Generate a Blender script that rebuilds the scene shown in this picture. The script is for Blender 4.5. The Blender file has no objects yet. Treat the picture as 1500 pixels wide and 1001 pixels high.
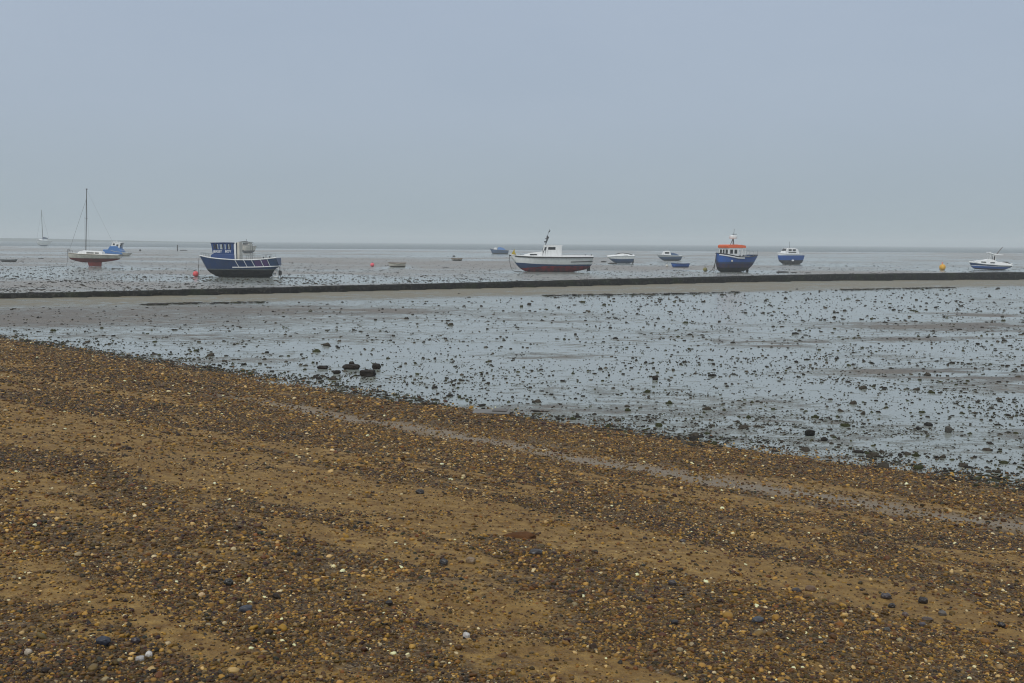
import bpy, bmesh, math, random
import numpy as np
from mathutils import Vector, Matrix, Euler
from mathutils import noise as mnoise

random.seed(7)
rng = np.random.default_rng(11)
scene = bpy.context.scene
COL = scene.collection

# ------------------------------------------------------------------ camera
F = 1458.0            # focal length in photograph pixels (35 mm on a 36 mm sensor)
CAMZ = 3.7
PITCH = math.atan(145 / F)
ROLL = 0.0070
fw = Vector((0, math.cos(PITCH), -math.sin(PITCH)))
r0 = Vector((1, 0, 0))
u0 = Vector((0, math.sin(PITCH), math.cos(PITCH)))
R_ = r0 * math.cos(ROLL) + u0 * math.sin(ROLL)
U_ = -r0 * math.sin(ROLL) + u0 * math.cos(ROLL)
cam_d = bpy.data.cameras.new('camera')
cam = bpy.data.objects.new('camera', cam_d)
COL.objects.link(cam)
M = Matrix.Identity(4)
for i in range(3):
    M[i][0] = R_[i]; M[i][1] = U_[i]; M[i][2] = -fw[i]
M[0][3], M[1][3], M[2][3] = 0, 0, CAMZ
cam.matrix_world = M
cam_d.lens = 35; cam_d.sensor_width = 36
cam_d.clip_start = 0.1; cam_d.clip_end = 12000
scene.camera = cam


def ray(px, py):
    return (fw + R_ * ((px - 750) / F) - U_ * ((py - 500.5) / F)).normalized()


def flat_at(px, py, z=0.0):
    d = ray(px, py)
    t = (z - CAMZ) / d.z
    return Vector((d.x * t, d.y * t, z))


# ------------------------------------------------------------------ numpy noise
_perm = rng.permutation(4096).astype(np.int64)
_vals = rng.random(4096)


def vnoise(x, y, seed=0):
    x = np.asarray(x, float) + seed * 17.31; y = np.asarray(y, float) + seed * 5.77
    xi = np.floor(x).astype(np.int64); yi = np.floor(y).astype(np.int64)
    xf = x - xi; yf = y - yi
    xf = xf * xf * (3 - 2 * xf); yf = yf * yf * (3 - 2 * yf)

    def h(a, b):
        return _vals[(_perm[(a & 4095)] + b * 57 + (b >> 4)) & 4095]
    a = h(xi, yi); b = h(xi + 1, yi); c = h(xi, yi + 1); d = h(xi + 1, yi + 1)
    return (a * (1 - xf) + b * xf) * (1 - yf) + (c * (1 - xf) + d * xf) * yf


def fbm(x, y, seed=0, octv=4):
    s = 0; a = 0.5; t = 0
    for o in range(octv):
        s = s + a * vnoise(x * 2 ** o, y * 2 ** o, seed + o * 3); t += a; a *= 0.55
    return s / t


# ------------------------------------------------------------------ shore geometry
_sx = np.array([-140, -60, -18.6, -5.1, -0.7, 3.2, 8.0, 14, 60])
_sy = np.array([115, 68, 36.4, 25.0, 21.4, 18.3, 14.85, 11.5, -13])


def shore_y(x):
    return np.interp(x, _sx, _sy)


def shore_d(x, y):
    """distance up the beach from the edge of the mud"""
    return (shore_y(x) - y) * 0.79


_pd = np.array([-8, -1, 0, 1.5, 3.0, 3.6, 4.2, 5.2, 9, 16.6, 22, 60])
_pz = np.array([-0.5, -0.10, 0.0, 0.20, 0.36, 0.37, 0.40, 0.56, 1.12, 2.10, 2.7, 5.0])


def beach_z(x, y, fine=True):
    d = shore_d(x, y)
    z = np.interp(d, _pd, _pz)
    z = z + 0.10 * (fbm(x * 0.35, y * 0.35, 1) - 0.5) + 0.05 * (fbm(x * 1.1, y * 1.1, 2) - 0.5) * np.clip(d / 3 + .6, 0.3, 1)
    if fine:
        z = z + 0.045 * (fbm(x * 2.6, y * 2.6, 7, 2) - 0.5) + 0.016 * (vnoise(x * 6, y * 6, 3) - 0.5) + 0.006 * (vnoise(x * 14, y * 14, 4) - 0.5)
    return z


def beach_at(px, py):
    d = ray(px, py)
    t = 2.0
    for _ in range(4000):
        p = d * t
        z = CAMZ + p.z
        g = float(beach_z(np.array([p.x]), np.array([p.y]))[0])
        if z <= max(g, 0.0):
            break
        t += 0.01 + 0.002 * t
    return Vector((p.x, p.y, max(g, 0.0)))


# ------------------------------------------------------------------ materials
def new_mat(name):
    m = bpy.data.materials.new(name); m.use_nodes = True
    nt = m.node_tree; nt.nodes.clear()
    out = nt.nodes.new('ShaderNodeOutputMaterial')
    b = nt.nodes.new('ShaderNodeBsdfPrincipled')
    nt.links.new(b.outputs[0], out.inputs[0])
    return m, nt, b, out


def nd(nt, typ, **kw):
    n = nt.nodes.new(typ)
    ins = kw.pop('ins', {})
    for k, v in kw.items():
        setattr(n, k, v)
    for k, v in ins.items():
        s = n.inputs[k]
        if hasattr(v, 'is_output'):
            nt.links.new(v, s)
        else:
            s.default_value = v
    return n


def math_(nt, op, a, b=0.0, c=0.0, clamp=False):
    n = nd(nt, 'ShaderNodeMath', operation=op, use_clamp=clamp)
    for i, v in enumerate((a, b, c)):
        if hasattr(v, 'is_output'):
            nt.links.new(v, n.inputs[i])
        else:
            n.inputs[i].default_value = v
    return n.outputs[0]


def mixc(nt, f, a, b, mode='MIX'):
    n = nd(nt, 'ShaderNodeMix', data_type='RGBA', blend_type=mode)
    for s, v in ((n.inputs[0], f), (n.inputs[6], a), (n.inputs[7], b)):
        if hasattr(v, 'is_output'):
            nt.links.new(v, s)
        else:
            s.default_value = v if isinstance(v, float) else (*v, 1) if len(v) == 3 else v
    return n.outputs[2]


def ramp(nt, fac, stops, interp='LINEAR'):
    n = nd(nt, 'ShaderNodeValToRGB')
    n.color_ramp.interpolation = interp
    el = n.color_ramp.elements
    while len(el) > 1:
        el.remove(el[-1])
    for i, (p, c) in enumerate(stops):
        e = el[0] if i == 0 else el.new(p)
        e.position = p
        e.color = (c, c, c, 1) if isinstance(c, (int, float)) else (*c, 1)
    nt.links.new(fac, n.inputs[0])
    return n.outputs[0]


def noise_(nt, vec, scale, detail=4, rough=0.55, dist=0.0):
    return nd(nt, 'ShaderNodeTexNoise', ins={'Vector': vec, 'Scale': scale, 'Detail': detail, 'Roughness': rough, 'Distortion': dist}).outputs[0]


def geo_pos(nt):
    return nd(nt, 'ShaderNodeNewGeometry').outputs['Position']


def vscale(nt, vec, s):
    return nd(nt, 'ShaderNodeVectorMath', operation='MULTIPLY', ins={0: vec, 1: s}).outputs[0]


def paint(name, col, dirt=(0.10, 0.085, 0.06), amount=0.35, rough=0.45, scale=3.0):
    m, nt, b, _ = new_mat(name)
    tc = nd(nt, 'ShaderNodeTexCoord').outputs['Object']
    n1 = noise_(nt, vscale(nt, tc, (1, 1, .35)), scale, 6, 0.65)
    n2 = noise_(nt, tc, scale * 0.35, 3)
    f = math_(nt, 'MULTIPLY', ramp(nt, n1, [(0.42, 0.0), (0.75, 1.0)]), amount)
    c = mixc(nt, f, col, dirt)
    c = mixc(nt, math_(nt, 'MULTIPLY', n2, 0.35), c, tuple(v * 0.7 for v in col))
    nt.links.new(c, b.inputs['Base Color'])
    r = math_(nt, 'ADD', math_(nt, 'MULTIPLY', n1, 0.3), rough - 0.15)
    nt.links.new(r, b.inputs['Roughness'])
    return m


def antifoul(name, col, col2, wl):
    """bottom paint weathered to bare and muddy patches"""
    m, nt, b, _ = new_mat(name)
    tc = nd(nt, 'ShaderNodeTexCoord').outputs['Object']
    n1 = noise_(nt, vscale(nt, tc, (1, 1, .5)), 2.2, 7, 0.7)
    c = mixc(nt, ramp(nt, n1, [(0.4, 0.0), (0.62, 1.0)]), col, col2)
    nt.links.new(c, b.inputs['Base Color'])
    b.inputs['Roughness'].default_value = 0.8
    b.inputs['Specular IOR Level'].default_value = .15
    bm = nd(nt, 'ShaderNodeBump', ins={'Strength': 0.5, 'Distance': 0.03, 'Height': noise_(nt, tc, 9, 4)})
    nt.links.new(bm.outputs[0], b.inputs['Normal'])
    return m


def glass():
    m, nt, b, out = new_mat('window_glass')
    nt.nodes.remove(b)
    tr = nd(nt, 'ShaderNodeBsdfTransparent', ins={'Color': (.97, .98, .98, 1)})
    gl = nd(nt, 'ShaderNodeBsdfGlossy', ins={'Roughness': .08, 'Color': (.9, .9, .9, 1)})
    fr = nd(nt, 'ShaderNodeFresnel', ins={'IOR': 1.6})
    mx = nd(nt, 'ShaderNodeMixShader')
    nt.links.new(fr.outputs[0], mx.inputs[0]); nt.links.new(tr.outputs[0], mx.inputs[1]); nt.links.new(gl.outputs[0], mx.inputs[2])
    nt.links.new(mx.outputs[0], out.inputs[0])
    return m


MT = {
    'white': paint('white_gelcoat', (.80, .82, .82), amount=.2),
    'cream': paint('cream_gelcoat', (.62, .60, .53), amount=.5),
    'palegrey': paint('pale_grey_paint', (.38, .42, .44), amount=.3),
    'navy': paint('navy_paint', (.005, .034, .125), (.05, .055, .05), .5),
    'blue': paint('blue_paint', (.010, .090, .37), (.06, .06, .06), .35),
    'wheelblue': paint('wheelhouse_blue_paint', (.004, .045, .19), (.04, .05, .06), .3),
    'brightblue': paint('bright_blue_paint', (.012, .14, .42), amount=.25),
    'orange': paint('orange_roof_paint', (.78, .13, .025), (.35, .10, .05), .4),
    'black': paint('black_rubber', (.015, .015, .018), amount=.3),
    'purple': paint('faded_purple_paint', (.075, .035, .14), (.04, .04, .05), .4),
    'slate': paint('slate_blue_paint', (.035, .085, .19), amount=.3),
    'grey': paint('grey_metal', (.16, .17, .18), amount=.3),
    'dark': paint('dark_wood', (.035, .03, .028), amount=.3),
    'wood': paint('weathered_wood', (.17, .13, .09), amount=.4),
    'rope': paint('muddy_rope', (.035, .03, .025), amount=.4),
    'red': antifoul('red_bottom_paint', (.19, .034, .032), (.11, .024, .022), 0),
    'darkbottom': antifoul('dark_bottom_paint', (.006, .007, .010), (.020, .019, .018), 0),
    'maroon': antifoul('maroon_bottom_paint', (.26, .020, .028), (.070, .020, .035), 0),
    'greybottom': antifoul('grey_bottom_paint', (.10, .10, .10), (.04, .04, .04), 0),
    'bluebottom': antifoul('worn_blue_bottom_paint', (.03, .035, .10), (.06, .035, .04), 0),
    'palebottom': antifoul('scum_line', (.14, .16, .16), (.08, .09, .09), 0),
    'glass': glass(),
    'darkglass': paint('dark_tinted_glass', (.012, .014, .018), (.03, .03, .03), .2, rough=.22),
    'pink': paint('faded_pink_buoy', (.75, .10, .11), (.3, .08, .07), .5),
    'hotpink': paint('pink_buoy', (.85, .13, .17), (.3, .08, .07), .25),
    'yellow': paint('yellow_buoy', (.75, .40, .02), (.2, .12, .03), .4),
    'olive': paint('weedy_yellow_buoy', (.22, .19, .035), (.04, .045, .02), .7),
    'canvasgreen': paint('grey_green_canvas', (.17, .21, .21), amount=.3),
    'flagyellow': paint('yellow_cover', (.45, .33, .02), amount=.3),
}


# ------------------------------------------------------------------ object helpers
def link(name, me, parent=None):
    o = bpy.data.objects.new(name, me); COL.objects.link(o)
    if parent is not None:
        o.parent = parent
    return o


def tag(o, label=None, cat=None, group=None, kind=None):
    if label: o['label'] = label
    if cat: o['category'] = cat
    if group: o['group'] = group
    if kind: o['kind'] = kind
    return o


def grid_mesh(name, X, Y, Z, mat, attrs=None):
    nr, nc = X.shape
    co = np.stack([X, Y, Z], -1).reshape(-1, 3).astype(np.float32)
    idx = np.arange(nr * nc).reshape(nr, nc)
    q = np.stack([idx[:-1, :-1], idx[:-1, 1:], idx[1:, 1:], idx[1:, :-1]], -1).reshape(-1, 4)
    me = bpy.data.meshes.new(name)
    me.vertices.add(len(co)); me.vertices.foreach_set('co', co.ravel())
    me.loops.add(q.size); me.loops.foreach_set('vertex_index', q.ravel().astype(np.int32))
    me.polygons.add(len(q))
    me.polygons.foreach_set('loop_start', np.arange(0, q.size, 4, dtype=np.int32))
    me.polygons.foreach_set('use_smooth', np.ones(len(q), bool))
    me.update(calc_edges=True)
    for k, v in (attrs or {}).items():
        a = me.attributes.new(k, 'FLOAT', 'POINT'); a.data.foreach_set('value', v.ravel().astype(np.float32))
    me.materials.append(mat)
    return me


class MB:
    """collects shapes in photograph-pixel units and builds one mesh at scale k"""
    def __init__(s, k=1.0):
        s.k = k; s.v = []; s.f = []; s.m = []; s.xf = None

    def add(s, vs, fs, mi=0):
        o = len(s.v)
        s.v += [tuple(v) for v in vs]
        s.f += [tuple(i + o for i in f) for f in fs]
        s.m += [mi] * len(fs)
        return s

    def box(s, x0, x1, y0, y1, z0, z1, mi=0):
        vs = [(x, y, z) for x in (x0, x1) for y in (y0, y1) for z in (z0, z1)]
        return s.add(vs, [(0, 1, 3, 2), (4, 6, 7, 5), (0, 4, 5, 1), (2, 3, 7, 6), (0, 2, 6, 4), (1, 5, 7, 3)], mi)

    def prism(s, prof, y0, y1, mi=0, inset=0.0, zin=None):
        """side profile (x,z) extruded across the beam; inset narrows points above zin"""
        n = len(prof)
        vs = []
        zs = [p[1] for p in prof]; lo = min(zs); hi = max(zs)
        for sgn, yy in ((-1, y0), (1, y1)):
            for (x, z) in prof:
                t = 0 if hi == lo else (z - lo) / (hi - lo)
                vs.append((x, yy - sgn * inset * t, z))
        fs = [tuple(range(n)), tuple(reversed(range(n, 2 * n)))]
        for i in range(n):
            j = (i + 1) % n
            fs.append((i, i + n, j + n, j))
        return s.add(vs, fs, mi)

    def tube(s, p0, p1, r, r1=None, n=8, mi=0):
        p0 = Vector(p0); p1 = Vector(p1); r1 = r if r1 is None else r1
        d = (p1 - p0).normalized()
        a = d.orthogonal().normalized(); b = d.cross(a)
        vs = []
        for p, rr in ((p0, r), (p1, r1)):
            for i in range(n):
                t = 2 * math.pi * i / n
                vs.append(p + (a * math.cos(t) + b * math.sin(t)) * rr)
        fs = [(i, (i + 1) % n, n + (i + 1) % n, n + i) for i in range(n)]
        fs += [tuple(reversed(range(n))), tuple(range(n, 2 * n))]
        return s.add(vs, fs, mi)

    def path(s, pts, r, n=6, mi=0):
        for a, b in zip(pts[:-1], pts[1:]):
            s.tube(a, b, r, n=n, mi=mi)
        return s

    def lathe(s, prof, c=(0, 0, 0), n=20, mi=0):
        """prof: (radius, z)"""
        vs = []; fs = []
        for (r, z) in prof:
            for i in range(n):
                t = 2 * math.pi * i / n
                vs.append((c[0] + r * math.cos(t), c[1] + r * math.sin(t), c[2] + z))
        for j in range(len(prof) - 1):
            for i in range(n):
                fs.append((j * n + i, j * n + (i + 1) % n, (j + 1) * n + (i + 1) % n, (j + 1) * n + i))
        fs.append(tuple(reversed(range(n)))); fs.append(tuple(range((len(prof) - 1) * n, len(prof) * n)))
        return s.add(vs, fs, mi)

    def build(s, name, parent, mats, smooth=False, bevel=0.0, label=None, angle=35):
        me = bpy.data.meshes.new(name)
        k = s.k
        vv = [s.xf(v) for v in s.v] if s.xf else s.v
        me.from_pydata([(x * k, y * k, z * k) for x, y, z in vv], [], s.f)
        for m in (mats if isinstance(mats, (list, tuple)) else [mats]):
            me.materials.append(MT[m] if isinstance(m, str) else m)
        me.polygons.foreach_set('material_index', s.m)
        me.update()
        bm = bmesh.new(); bm.from_mesh(me)
        bmesh.ops.recalc_face_normals(bm, faces=bm.faces)
        bm.to_mesh(me); bm.free()
        if smooth:
            me.polygons.foreach_set('use_smooth', [True] * len(me.polygons))
            try:
                me.set_sharp_from_angle(angle=math.radians(angle))
            except Exception:
                pass
        o = link(name, me, parent)
        if bevel:
            b = o.modifiers.new('bevel', 'BEVEL'); b.width = bevel; b.segments = 2; b.limit_method = 'ANGLE'
        if label:
            o['label'] = label
        return o


def empty(name, loc, rz=0.0, rx=0.0, ry=0.0):
    o = bpy.data.objects.new(name, None); COL.objects.link(o)
    o.location = loc; o.rotation_euler = (rx, ry, rz); o.empty_display_size = 0.3
    return o


def pl(tab, t):
    return float(np.interp(t, [a[0] for a in tab], [a[1] for a in tab]))


def smooth_tab(tab, t):
    """smoothed piecewise interpolation"""
    e = 0.035
    return (pl(tab, max(0, t - e)) + 2 * pl(tab, t) + pl(tab, min(1, t + e))) / 4 if 0 < t < 1 else pl(tab, t)


class Hull:
    def __init__(s, k, xb, xs, top, bottom, beam, p=0.5, n=40):
        """top: (t,z); bottom: (t,x,z); beam: (t, half beam) -- in pixel units"""
        s.k, s.xb, s.xs, s.top, s.p, s.n = k, xb, xs, top, p, n
        s.bx = [(a[0], a[1]) for a in bottom]; s.bz = [(a[0], a[2]) for a in bottom]
        s.beam = beam
        s.T = [(i / n) ** 1.25 for i in range(n + 1)]

    def sheer(s, t):
        x = s.xb + (s.xs - s.xb) * t
        return x, smooth_tab(s.beam, t), smooth_tab(s.top, t)

    def point(s, t, v, sgn):
        xt, b, zt = s.sheer(t)
        xk, zk = pl(s.bx, t), smooth_tab(s.bz, t)
        pp = s.p
        return (xk + (xt - xk) * v, sgn * b * (v ** pp), zk + (zt - zk) * v)

    def build(s, parent, mats, bands, name='hull', label=None):
        """bands: list of (ztable or None, material index) from the keel up"""
        mb = MB(s.k)
        rows = []
        for t in s.T:
            zk, zt = smooth_tab(s.bz, t), s.sheer(t)[2]
            vs = [0.0]; prev = 0.0
            for (zt_tab, mi) in bands:
                if zt_tab is None:
                    v1 = 1.0
                else:
                    z = pl(zt_tab, t) if isinstance(zt_tab, list) else zt_tab
                    v1 = min(1.0, max(prev, (z - zk) / max(1e-4, zt - zk)))
                for j in range(1, 5):
                    vs.append(prev + (v1 - prev) * j / 4)
                prev = v1
            rows.append(vs)
        nv = len(rows[0])
        for sgn in (-1, 1):
            vs = []; fs = []; base = len(mb.v)
            for t, r in zip(s.T, rows):
                for v in r:
                    vs.append(s.point(t, v, sgn))
            o = base
            mb.v += vs
            for i in range(len(s.T) - 1):
                for j in range(nv - 1):
                    a = o + i * nv + j
                    f = (a, a + 1, a + nv + 1, a + nv)
                    mb.f.append(f if sgn < 0 else tuple(reversed(f)))
                    mb.m.append(bands[j // 4][1])
        # transom
        i = len(s.T) - 1
        o2 = nv * len(s.T)
        for j in range(nv - 1):
            a = i * nv + j
            mb.f.append((a, a + 1, o2 + a + 1, o2 + a)); mb.m.append(bands[j // 4][1])
        o = mb.build(name, parent, mats, smooth=True, label=label)
        bm = bmesh.new(); bm.from_mesh(o.data)
        bmesh.ops.remove_doubles(bm, verts=bm.verts, dist=0.002)
        bmesh.ops.dissolve_degenerate(bm, edges=bm.edges, dist=0.001)
        bmesh.ops.recalc_face_normals(bm, faces=bm.faces)
        bm.to_mesh(o.data); bm.free()
        return o

    def deck(s, parent, mat, drop=1.0, name='deck', t0=0.01, t1=0.995, inset=0.97, camber=0.6):
        mb = MB(s.k); n = 24
        vs = []; fs = []
        for i in range(n + 1):
            t = t0 + (t1 - t0) * i / n
            x, b, z = s.sheer(t)
            for w in (-1, -.5, 0, .5, 1):
                vs.append((x, b * w * inset, z - drop + camber * (1 - w * w)))
        for i in range(n):
            for j in range(4):
                a = i * 5 + j
                fs.append((a, a + 1, a + 6, a + 5))
        mb.add(vs, fs)
        return mb.build(name, parent, mat, smooth=True)

    def rail(s, parent, mat, r, name='rub_rail', dz=0.0, t0=0.0, t1=1.0, v=1.0, out=0.0, closed=True):
        mb = MB(s.k); n = 30
        for sgn in (-1, 1):
            pts = []
            for i in range(n + 1):
                t = t0 + (t1 - t0) * i / n
                p = s.point(t, v, sgn)
                pts.append((p[0], p[1] + sgn * out, p[2] + dz))
            mb.path(pts, r, n=6)
        if closed and t1 >= 1:
            mb.tube(s.point(1, v, -1)[:2] + (s.point(1, v, -1)[2] + dz,), s.point(1, v, 1)[:2] + (s.point(1, v, 1)[2] + dz,), r, n=6)
        return mb.build(name, parent, mat)

    def stanchions(s, parent, mat, ts, h, r, rail_=True, name='guard_rail', inset=.92):
        mb = MB(s.k)
        for sgn in (-1, 1):
            tops = []
            for t in ts:
                x, b, z = s.sheer(t)
                a = (x, sgn * b * inset, z); c = (x, sgn * b * inset, z + h)
                mb.tube(a, c, r, n=5); tops.append(c)
            if rail_:
                mb.path(tops, r * .8, n=5)
        return mb.build(name, parent, mat)


def wall(mb, a, b, z0, z1, wins, th=0.5, mi=0):
    """wall from a to b (x,y) with rectangular openings (u0,u1,w0,w1)"""
    a = Vector((a[0], a[1], 0)); b = Vector((b[0], b[1], 0)); L = (b - a).length
    d = (b - a) / L; nrm = Vector((-d.y, d.x, 0)) * th / 2

    def slab(u0, u1, w0, w1):
        if u1 - u0 < 1e-3 or w1 - w0 < 1e-3:
            return
        vs = []
        for u in (u0, u1):
            for sg in (-1, 1):
                for w in (w0, w1):
                    p = a + d * u + nrm * sg
                    vs.append((p.x, p.y, w))
        mb.add(vs, [(0, 1, 3, 2), (4, 6, 7, 5), (0, 4, 5, 1), (2, 3, 7, 6), (0, 2, 6, 4), (1, 5, 7, 3)], mi)
    u = 0
    for (u0, u1, w0, w1) in sorted(wins):
        slab(u, u0, z0, z1); slab(u0, u1, z0, w0); slab(u0, u1, w1, z1); u = u1
    slab(u, L, z0, z1)


def panes(parent, k, a, b, wins, xf=None, mat='glass', name='window', th=0.12, off=0.0, slats=None):
    a = Vector((a[0], a[1], 0)); b = Vector((b[0], b[1], 0)); d = (b - a).normalized()
    nrm = Vector((-d.y, d.x, 0))
    for (u0, u1, w0, w1) in wins:
        mb = MB(k); mb.xf = xf; vs = []
        for u in (u0, u1):
            for sg in (-1, 1):
                for w in (w0, w1):
                    p = a + d * u + nrm * (sg * th / 2 + off)
                    vs.append((p.x, p.y, w))
        mb.add(vs, [(0, 1, 3, 2), (4, 6, 7, 5), (0, 4, 5, 1), (2, 3, 7, 6), (0, 2, 6, 4), (1, 5, 7, 3)])
        mb.build(name, parent, mat)


def side_windows(parent, k, rects, y, frame='white', mat='darkglass', name='window'):
    """framed tinted windows standing slightly proud of the cabin sides; rects (x0,x1,z0,z1)"""
    for sgn in (-1, 1):
        for (x0, x1, z0, z1) in rects:
            mb = MB(k)
            yy = sgn * y
            mb.box(x0, x1, yy - .12, yy + .12, z0, z1, 0)
            e = .35
            ye = yy + sgn * .03
            mb.box(x0 - e, x1 + e, ye - .12, ye + .12, z1, z1 + e, 1); mb.box(x0 - e, x1 + e, ye - .12, ye + .12, z0 - e, z0, 1)
            mb.box(x0 - e, x0, ye - .12, ye + .12, z0, z1, 1); mb.box(x1, x1 + e, ye - .12, ye + .12, z0, z1, 1)
            mb.build(name, parent, [mat, frame])


def place(px, py):
    p = flat_at(px, py, 0.0)
    dist = p.y * math.cos(PITCH) - (p.z - CAMZ) * math.sin(PITCH)
    return p, dist / F      # location and metres per photograph pixel


def rope_obj(name, pts, r, label, cat='rope'):
    mb = MB(1)
    mb.path(pts, r, n=6)
    o = mb.build(name, None, 'rope', smooth=True)
    tag(o, label, cat)
    return o


exec_boats = True
# ================================================================== SETTING
# --- mudflat masks
def ell(X, Y, px, py, hx, hy, soft=1.0):
    """soft elliptical patch on the flat, centred where the ray at (px,py) meets the mud"""
    c = flat_at(px, py)
    a = (flat_at(px + hx, py).x - flat_at(px - hx, py).x) / 2
    b = (flat_at(px, py - hy).y - flat_at(px, py + hy).y) / 2
    q = ((X - c.x) / a) ** 2 + ((Y - c.y) / b) ** 2
    return np.exp(-q ** soft)


wall_px = [(-700, 452, .30), (-300, 445, .34), (0, 439.5, .37), (150, 437, .39), (300, 434.2, .42), (450, 430.5, .45), (600, 426.5, .48), (750, 423, .52), (900, 419.5, .56),
           (1050, 415.5, .60), (1200, 412.8, .66), (1350, 411.7, .74), (1500, 410.8, .80), (1800, 409.5, .90), (2300, 408, 1.0)]
wall_pts = [(flat_at(a, b), h) for a, b, h in wall_px]
_wx = np.array([p.x for p, _ in wall_pts]); _wy = np.array([p.y for p, _ in wall_pts]); _wh = np.array([h for _, h in wall_pts])
_edge_px = [(-300, 462), (0, 451.5), (300, 445.5), (500, 441), (750, 434.5), (950, 432), (1100, 428.5), (1300, 424), (1500, 420.5), (2000, 416)]
_ex = np.array([flat_at(a, b).x for a, b in _edge_px]); _ey = np.array([flat_at(a, b).y for a, b in _edge_px])


def dry_mask(X, Y):
    """0 = film of water, 1 = exposed mud or sand"""
    wy = np.interp(X, _wx, _wy); ey = np.interp(X, _ex, _ey)
    n1 = fbm(X * 0.11, Y * 0.22, 5, 5); n2 = fbm(X * 0.5, Y * 1.1, 6, 4)
    near = 0.20 * np.clip((n1 - 0.52) * 5, 0, 1) + 0.30 * n2 + .0
    near = near + .5 * ell(X, Y, 100, 470, 420, 12) + .5 * ell(X, Y, 260, 452, 380, 9)
    for (px, py, hx, hy, s) in [(1120, 503, 85, 4.5, .8), (1420, 549, 130, 8, .85), (1440, 463, 90, 4, .6), (1400, 479, 160, 8, .5), (1390, 498, 110, 4, .55),
                                (790, 522, 90, 4, .45), (1220, 545, 90, 4, .25), (700, 470, 240, 3, .3), (1500, 570, 120, 7, .4), (920, 500, 130, 4, .3),
                                (250, 492, 120, 5, .4), (340, 530, 130, 12, .3), (1250, 620, 120, 5, .2), (800, 600, 150, 8, .2), (500, 455, 200, 6, .4)]:
        near = near + s * 1.25 * ell(X, Y, px, py, hx * 1.15, hy * 1.15, 1.2) * np.clip((fbm(X * .33, Y * .95, 9, 5) - .34) * 3.6, 0, 1)
    # wet margin beside the shingle
    d = -shore_d(X, Y)
    near = near + .2 * np.exp(-np.clip(d, 0, 99) / .4)
    strip = 1 / (1 + np.exp(-(Y - ey - 5 * (n2 - .5)) / .8)); strip_e = strip * (.62 + .8 * (n2 - .35))
    near = np.maximum(near, strip_e)
    far = 0.28 + 0.45 * np.clip((fbm(X * .03, Y * .06, 8, 5) - .40) * 4, 0, 1) + .28 * (n2 - .5)
    for (px, py, hx, hy, s) in [(640, 375.6, 60, .9, .9), (1205, 388.5, 75, 1.2, .9), (1060, 397, 90, 1.2, .8), (960, 388, 60, 1, .5), (350, 372.5, 100, .8, .8), (560, 364.5, 300, 1.2, .8),
                                (1000, 365, 300, 1, .6), (200, 363.5, 160, 1, .5), (700, 381, 60, .9, .5), (480, 404, 80, 3, .5), (150, 394, 90, 2, .5), (1220, 381, 100, 1, .6), (1460, 385, 90, 1, .4),
                                (60, 400, 150, 5, .35), (500, 412, 300, 6, .3), (1430, 396, 110, 1.5, .5), (240, 383, 80, 1, .5)]:
        far = far - s * ell(X, Y, px, py, hx, hy, 2)
    for (px, py, hx) in [(352, 406.5, 80), (811, 399, 85), (1090, 399, 60), (138, 392, 60), (1160, 388, 45), (909, 387, 40), (985, 386, 40), (1449, 396.5, 50), (581, 392, 30), (731, 373, 40), (1380, 396.5, 25), (287, 406, 20)]:
        far = far - .55 * ell(X, Y, px, py, hx, 2.2, 2)
    far = far + .35 * ell(X, Y, 640, 384, 260, 9) + .3 * ell(X, Y, 1250, 400, 300, 6)
    return np.clip(np.where(Y > wy, far, near), 0, 1), np.where(Y > wy, 0, strip), np.where(Y > wy, 1.0, 0.0)


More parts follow.
